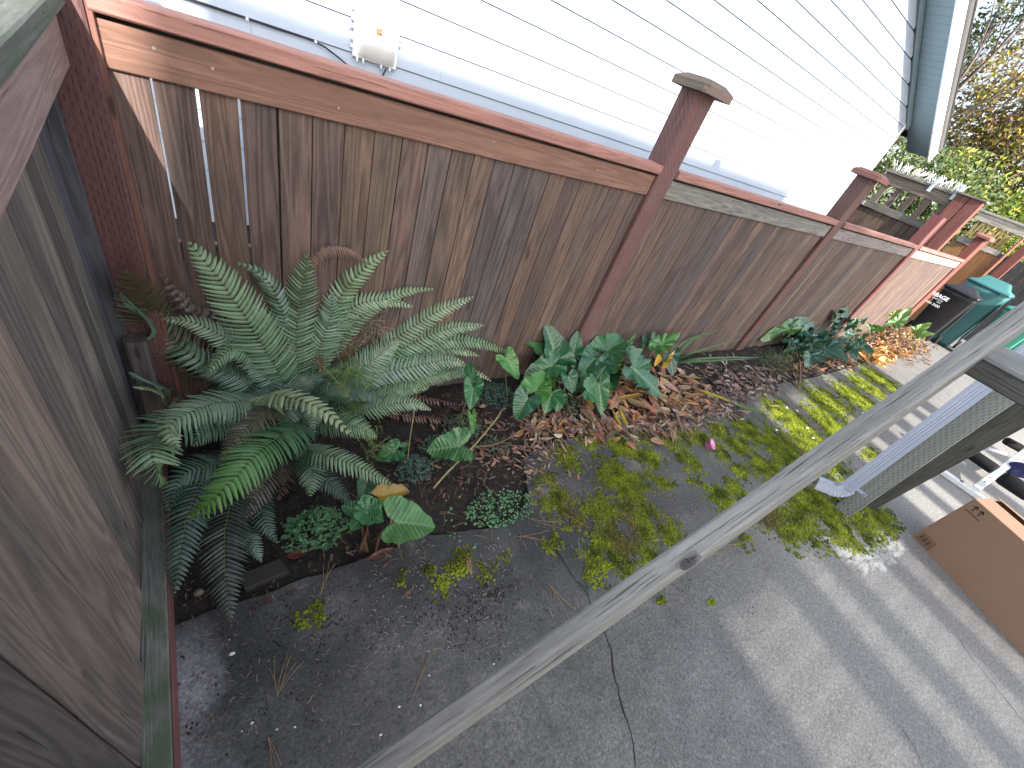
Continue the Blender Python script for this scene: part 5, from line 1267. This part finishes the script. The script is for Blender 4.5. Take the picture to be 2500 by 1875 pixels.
for (x, y, h, st_) in tufts:
    r = st_ * rng.uniform(.5, .95); h = max(h, .01); z = min(.014, .004 + .022 * h) * rng.uniform(.7, 1.2) * (1 if st_ < .02 else 1.3)
    c = mcol(x, y); dk = tuple(q * .6 for q in c)
    b = [mb.vert((x + r * math.cos(a * 1.2566), y + r * math.sin(a * 1.2566), .0005), dk) for a in range(5)]
    t_ = [mb.vert((x + r * .6 * math.cos(a * 1.2566 + .5), y + r * .6 * math.sin(a * 1.2566 + .5), z * rng.uniform(.6, .95)), jit(c, .2)) for a in range(5)]
    tp = mb.vert((x, y, z), jit(c, .2))
    for a in range(5): q = (a + 1) % 5; mb.face((b[a], b[q], t_[q], t_[a])); mb.face((t_[a], t_[q], tp))
    for k in range(5):     # fuzzy shoots
        a = rng.uniform(0, 6.28); rr = r * rng.random(); p = Vector((x + rr * math.cos(a), y + rr * math.sin(a), z * .55)); e = Vector((rng.uniform(-.5, .5), rng.uniform(-.5, .5), 1)) * rng.uniform(.006, .012); s = Vector((math.cos(a + 1.5), math.sin(a + 1.5), 0)) * .0022
        cc_ = jit(lerp(c, (.22, .26, .035), .4), .2); mb.face([mb.vert(p - s, cc_), mb.vert(p + s, cc_), mb.vert(p + e, cc_)])
print('moss tufts', len(tufts))
tag(mb.build('moss', M_moss), 'bright green moss cushions spreading over the concrete', 'moss', kind='stuff')
# dark brown lichen crumbs on the slab
mb = MB()
for (u, v, r, n) in ((1175, 1500, .14, 420), (1120, 1470, .12, 260), (1210, 1440, .1, 200), (780, 1520, .12, 160), (900, 1450, .2, 160), (560, 1700, .25, 220), (700, 1560, .2, 160), (1010, 1500, .2, 160), (1500, 1150, .3, 160), (1320, 1500, .12, 40), (2050, 1330, .3, 220), (1720, 1420, .25, 200)):
    c0 = onZ(u, v)
    for k in range(n):
        x = c0.x + rng.gauss(0, r); y = c0.y + rng.gauss(0, r * .6); s = rng.uniform(.002, .006); c = jit((.030, .028, .014), .4)
        if mnoise.noise(Vector((x * 14, y * 14, 0))) < -.05: continue
        b = [mb.vert((x + s * math.cos(a * 1.57), y + s * math.sin(a * 1.57), .0006), c) for a in range(4)]; tp = mb.vert((x, y, s * .9), c)
        for a in range(4): mb.face((b[a], b[(a + 1) % 4], tp))
tag(mb.build('dirt_crumbs', M_soil), 'dark crumbs of lichen and dirt on the slab', 'dirt', kind='stuff')
# soil clods and chips
mb = MB()
for k in range(900):
    u = rng.uniform(420, 1300); v = rng.uniform(1000, 1480); p = onZ(u, v, -.01)
    if p.y < edge_y(p.x) + .01 or p.y > 0 or p.x < -.4: continue
    s = rng.uniform(.003, .011); c = jit([(.03, .022, .018), (.06, .045, .035), (.10, .08, .065), (.02, .015, .012)][rng.randrange(4)], .3); z = soil_h(p.x, p.y)
    vs = [mb.vert((p.x + s * math.cos(a * 1.2566) * rng.uniform(.6, 1.2), p.y + s * math.sin(a * 1.2566) * rng.uniform(.6, 1.2), z), c) for a in range(5)]; tp = mb.vert((p.x, p.y, z + s * rng.uniform(.5, 1)), c)
    for a in range(5): mb.face((vs[a], vs[(a + 1) % 5], tp))
tag(mb.build('soil_clods', M_dead), 'loose soil crumbs and bark chips in the bed', 'soil crumbs', kind='stuff')
# white chips on slab
chips = [(566, 1596, .014), (975, 1725, .008), (1027, 1722, .007), (1206, 1621, .006), (929, 1794, .008), (1048, 1649, .005), (615, 1765, .007), (590, 1785, .006), (720, 1775, .006), (676, 1781, .006), (560, 1562, .005), (1920, 995, .03), (1895, 1050, .03), (1945, 1003, .03), (1970, 1045, .03), (1985, 1070, .03), (1955, 1062, .02), (2106, 1010, .04)]
for i, (u, v, s) in enumerate(chips):
    mb = MB(); p = onZ(u, v, .002 + s * .1)
    n = 7; vs = [mb.vert(p + Vector((s * math.cos(a * .8976) * rng.uniform(.5, 1.1), s * .7 * math.sin(a * .8976) * rng.uniform(.6, 1.2), 0)), (.62, .60, .58)) for a in range(n)]
    vt = [mb.vert(Vector(mb.v[j]).lerp(p, .35) + Vector((0, 0, s * .35)), (.66, .64, .62)) for j in vs]
    for a in range(n): b = (a + 1) % n; mb.face((vs[a], vs[b], vt[b], vt[a]))
    mb.face(vt)
    tag(mb.build('stone_chip', M_stone), 'small whitish stone chip lying on the slab or moss', 'stone chip', 'white chips scattered over the slab')
# pale scraped patch
pc = onZ(2120, 1352); mb = MB(); n = 40
pth = [(2010, 1310), (2060, 1318), (2100, 1345), (2150, 1300), (2140, 1240), (2185, 1285), (2215, 1330), (2185, 1375), (2150, 1398), (2110, 1402), (2070, 1375), (2035, 1345)]
pts = [onZ(u, v, .0015) for u, v in pth]; cen = sum(pts, Vector()) / len(pts)
P, _ = crom(pts + [pts[0]], 80); ci = mb.vert(cen, (.42, .41, .39)); rgs = []
for f_ in (.5, .8, 1.0):
    rgs.append([mb.vert(cen + (p - cen) * f_ * (1 + .45 * mnoise.noise(p * 17)), jit((.42, .41, .39) if f_ < 1 else (.24, .235, .225), .1)) for p in P[:-1]])
m_ = len(rgs[0])
for a in range(m_): b = (a + 1) % m_; mb.face((ci, rgs[0][a], rgs[0][b])); mb.face((rgs[0][a], rgs[1][a], rgs[1][b], rgs[0][b])); mb.face((rgs[1][a], rgs[2][a], rgs[2][b], rgs[1][b]))
tag(mb.build('pale_scraped_patch', M_scrape), kind='structure')
# pink cup
cup = MB(); c0 = onZ(1727, 1092, .0); ax = Vector((.25, -.55, .8)).normalized(); c0.z = .04
a_ = ax.cross(Vector((0, 0, 1))).normalized(); b_ = ax.cross(a_)
prof = [(r * 1.3, h * 1.3) for r, h in [(.026, -.028), (.029, -.026), (.040, .020), (.042, .021), (.042, .024), (.038, .022), (.028, -.022), (.0, -.022)]]
n = 28; rows = []
for r, h in prof: rows.append([cup.vert(c0 + ax * h + (a_ * math.cos(6.2832 * k / n) + b_ * math.sin(6.2832 * k / n)) * max(r, .0005), (.62, .22, .40) if abs(r - .0364) > 1e-4 and r > 0 else (.5, .3, .55)) for k in range(n)])
for p, q in zip(rows, rows[1:]):
    for k in range(n): j = (k + 1) % n; cup.face((p[k], p[j], q[j], q[k]), None, True)
cup.face(rows[0][::-1])
tag(cup.build('plastic_cup', M_plastic), 'small pink plastic cup tipped on the moss in front of the litter', 'cup')
# brick edging half buried under the fern
mb = MB(); a = onZ(600, 1445, .0); b = onZ(705, 1400, .0); mb.prism(a + Vector((0, 0, -.03)), b - a, (0, 0, 1), (-.3, .9, 0), .055, .09, (.035, .033, .03), .006, 4, .001)
tag(mb.build('edging_brick', M_stone), 'half-buried dark brick at the soil edge under the fern', 'brick')
mb = MB(); q0 = onZ(485, 1447, .0)
for lv, (rr, z) in enumerate(((.018, -.01), (.022, .004), (.016, .016), (.004, .021))):
    for k in range(9): mb.vert(q0 + Vector((rr * math.cos(k * .698) * rng.uniform(.85, 1.1), rr * .8 * math.sin(k * .698) * rng.uniform(.85, 1.1), z)), (.14, .13, .11))
for lv in range(3):
    for k in range(9): j = (k + 1) % 9; mb.face((lv * 9 + k, lv * 9 + j, lv * 9 + 9 + j, lv * 9 + 9 + k), None, True)
mb.face([27 + k for k in range(9)]); tag(mb.build('pebble', M_stone), 'rounded grey-brown pebble in the soil below the fern tips', 'pebble')

# ================================================================ far vegetation
def leafball(mb, cen, rad, n, size, cols, dens=None):
    for k in range(n):
        while True:
            p = Vector((rng.uniform(-1, 1), rng.uniform(-1, 1), rng.uniform(-1, 1)))
            if .25 < p.length < 1: break
        w_ = Vector((p.x * rad[0], p.y * rad[1], p.z * rad[2])) + cen
        if mnoise.noise(w_ * .9) + mnoise.noise(w_ * 2.3) * .5 < -.24: continue
        s = size * rng.uniform(.6, 1.3); nn = Vector((rng.uniform(-1, .3), rng.uniform(-1, .6), rng.uniform(-.3, 1))).normalized(); u = nn.orthogonal().normalized(); a = rng.uniform(0, 6.28)
        u = u * math.cos(a) + nn.cross(u) * math.sin(a); v = nn.cross(u); c = jit(cols[rng.randrange(len(cols))], .25, .08)
        i = [mb.vert(w_ - u * s, c), mb.vert(w_ - v * s * .45 + nn * s * .1, c), mb.vert(w_ + u * s, c), mb.vert(w_ + v * s * .45 + nn * s * .1, c)]; mb.face(i)
def branchy(mb, p, d, ln, r, depth, col, spread=.6):
    q = [p]; dd = d.normalized()
    for s in range(5): dd = (dd + Vector((rng.uniform(-1, 1), rng.uniform(-1, 1), rng.uniform(-.6, .8))) * .16).normalized(); q.append(q[-1] + dd * ln / 5)
    mb.tube(q, [r * (1 - .11 * i) for i in range(6)], col, 5 if depth > 1 else 3, False)
    if depth:
        for k in range(4 if depth > 1 else 5):
            o = q[rng.randint(2, 5)]; branchy(mb, o, (dd + Vector((rng.uniform(-1, 1), rng.uniform(-1, 1), rng.uniform(-.5, .9))) * spread), ln * rng.uniform(.5, .78), r * .5, depth - 1, col, spread)
def plant(name, label, cat, trunks, balls, cols, size, barkc=(.12, .095, .085), depth=3, group=None):
    t = empty(name, tuple(trunks[0][0]), label, cat, group)
    mb = MB()
    for (p, d, ln, r) in trunks: branchy(mb, Vector(p), Vector(d), ln, r, depth, barkc)
    mb.build('branches', M_bark, t)
    mb = MB()
    for (c, rad, n) in balls: leafball(mb, Vector(c), rad, n, size, cols)
    mb.build('foliage', M_far, t); return t
YG = [(.26, .30, .05), (.18, .24, .05), (.34, .33, .06), (.08, .12, .03), (.13, .18, .06)]
DG = [(.05, .09, .03), (.08, .12, .04), (.16, .18, .05), (.03, .05, .02)]
MX = [(.42, .32, .08), (.30, .30, .06), (.30, .18, .12), (.46, .38, .09), (.16, .17, .06), (.24, .17, .16)]
plant('hedge_shrub', 'dense dark green shrub behind the gate, next to the house corner', 'shrub', [((20, 5.0, 0), (0, 0, 1), 2.2, .05)], [((20, 4.9, 2.4), (2.0, 2.6, 2.5), 9000), ((20, 2.6, 2.2), (1.6, 1.8, 2.2), 5000)], DG, .085)
plant('hedge_shrub', 'tall yellow-green shrub rising behind the tall gate with spikes', 'shrub', [((22, 3.0, 0), (0, 0, 1), 2.5, .05)], [((22, 3.2, 2.6), (1.6, 2.6, 2.3), 9000), ((21.5, 1.0, 2.3), (1.4, 1.8, 2.0), 6000)], YG, .09)
plant('hedge_shrub', 'yellow-green shrub behind the slatted far fence at the right edge', 'shrub', [((24, -.8, 0), (0, 0, 1), 2.5, .05)], [((24, -.6, 2.4), (1.5, 2.6, 2.3), 8500)], YG, .10)
plant('vine_tangle', 'tangle of purple-brown vines and yellow leaves hanging beyond the eave', 'vine', [((24, .2 + i * .22, 2.0 + (i % 3) * .8), (0, rng.uniform(-.5, .5), 1), 2.8, .025) for i in range(30)], [((24.5, 2.4, 5.2), (1.4, 3.0, 2.0), 9500), ((24.5, 4.4, 6.6), (1.4, 2.4, 2.0), 7500), ((24.5, .3, 4.9), (1.4, 2.4, 1.9), 7000)], MX, .09, barkc=(.17, .125, .135), depth=3)
plant('bare_tree', 'nearly leafless tree with thin bluish branches against the sky, top right corner', 'tree', [((28, 1.5 + i * .8, 3.5), (-.1, rng.uniform(-.4, .4), 1), 4.2, .05) for i in range(14)], [((28, 4.2, 7.8), (1.5, 3.4, 2.4), 1800)], [(.16, .17, .06), (.26, .22, .07), (.2, .12, .07)], .10, barkc=(.12, .12, .14), depth=3)
plant('evergreen_tree', 'dark evergreen branch tips hanging beside the gable roof edge', 'tree', [((23, 7.2, 2), (0, -.25, 1), 5.5, .12)], [((23, 6.9, 6.8), (1.5, 1.0, 1.6), 2600), ((23.5, 5.8, 8.5), (1.2, 1.1, .8), 900)], [(.05, .07, .04), (.03, .05, .035), (.10, .12, .05)], .09, depth=2)
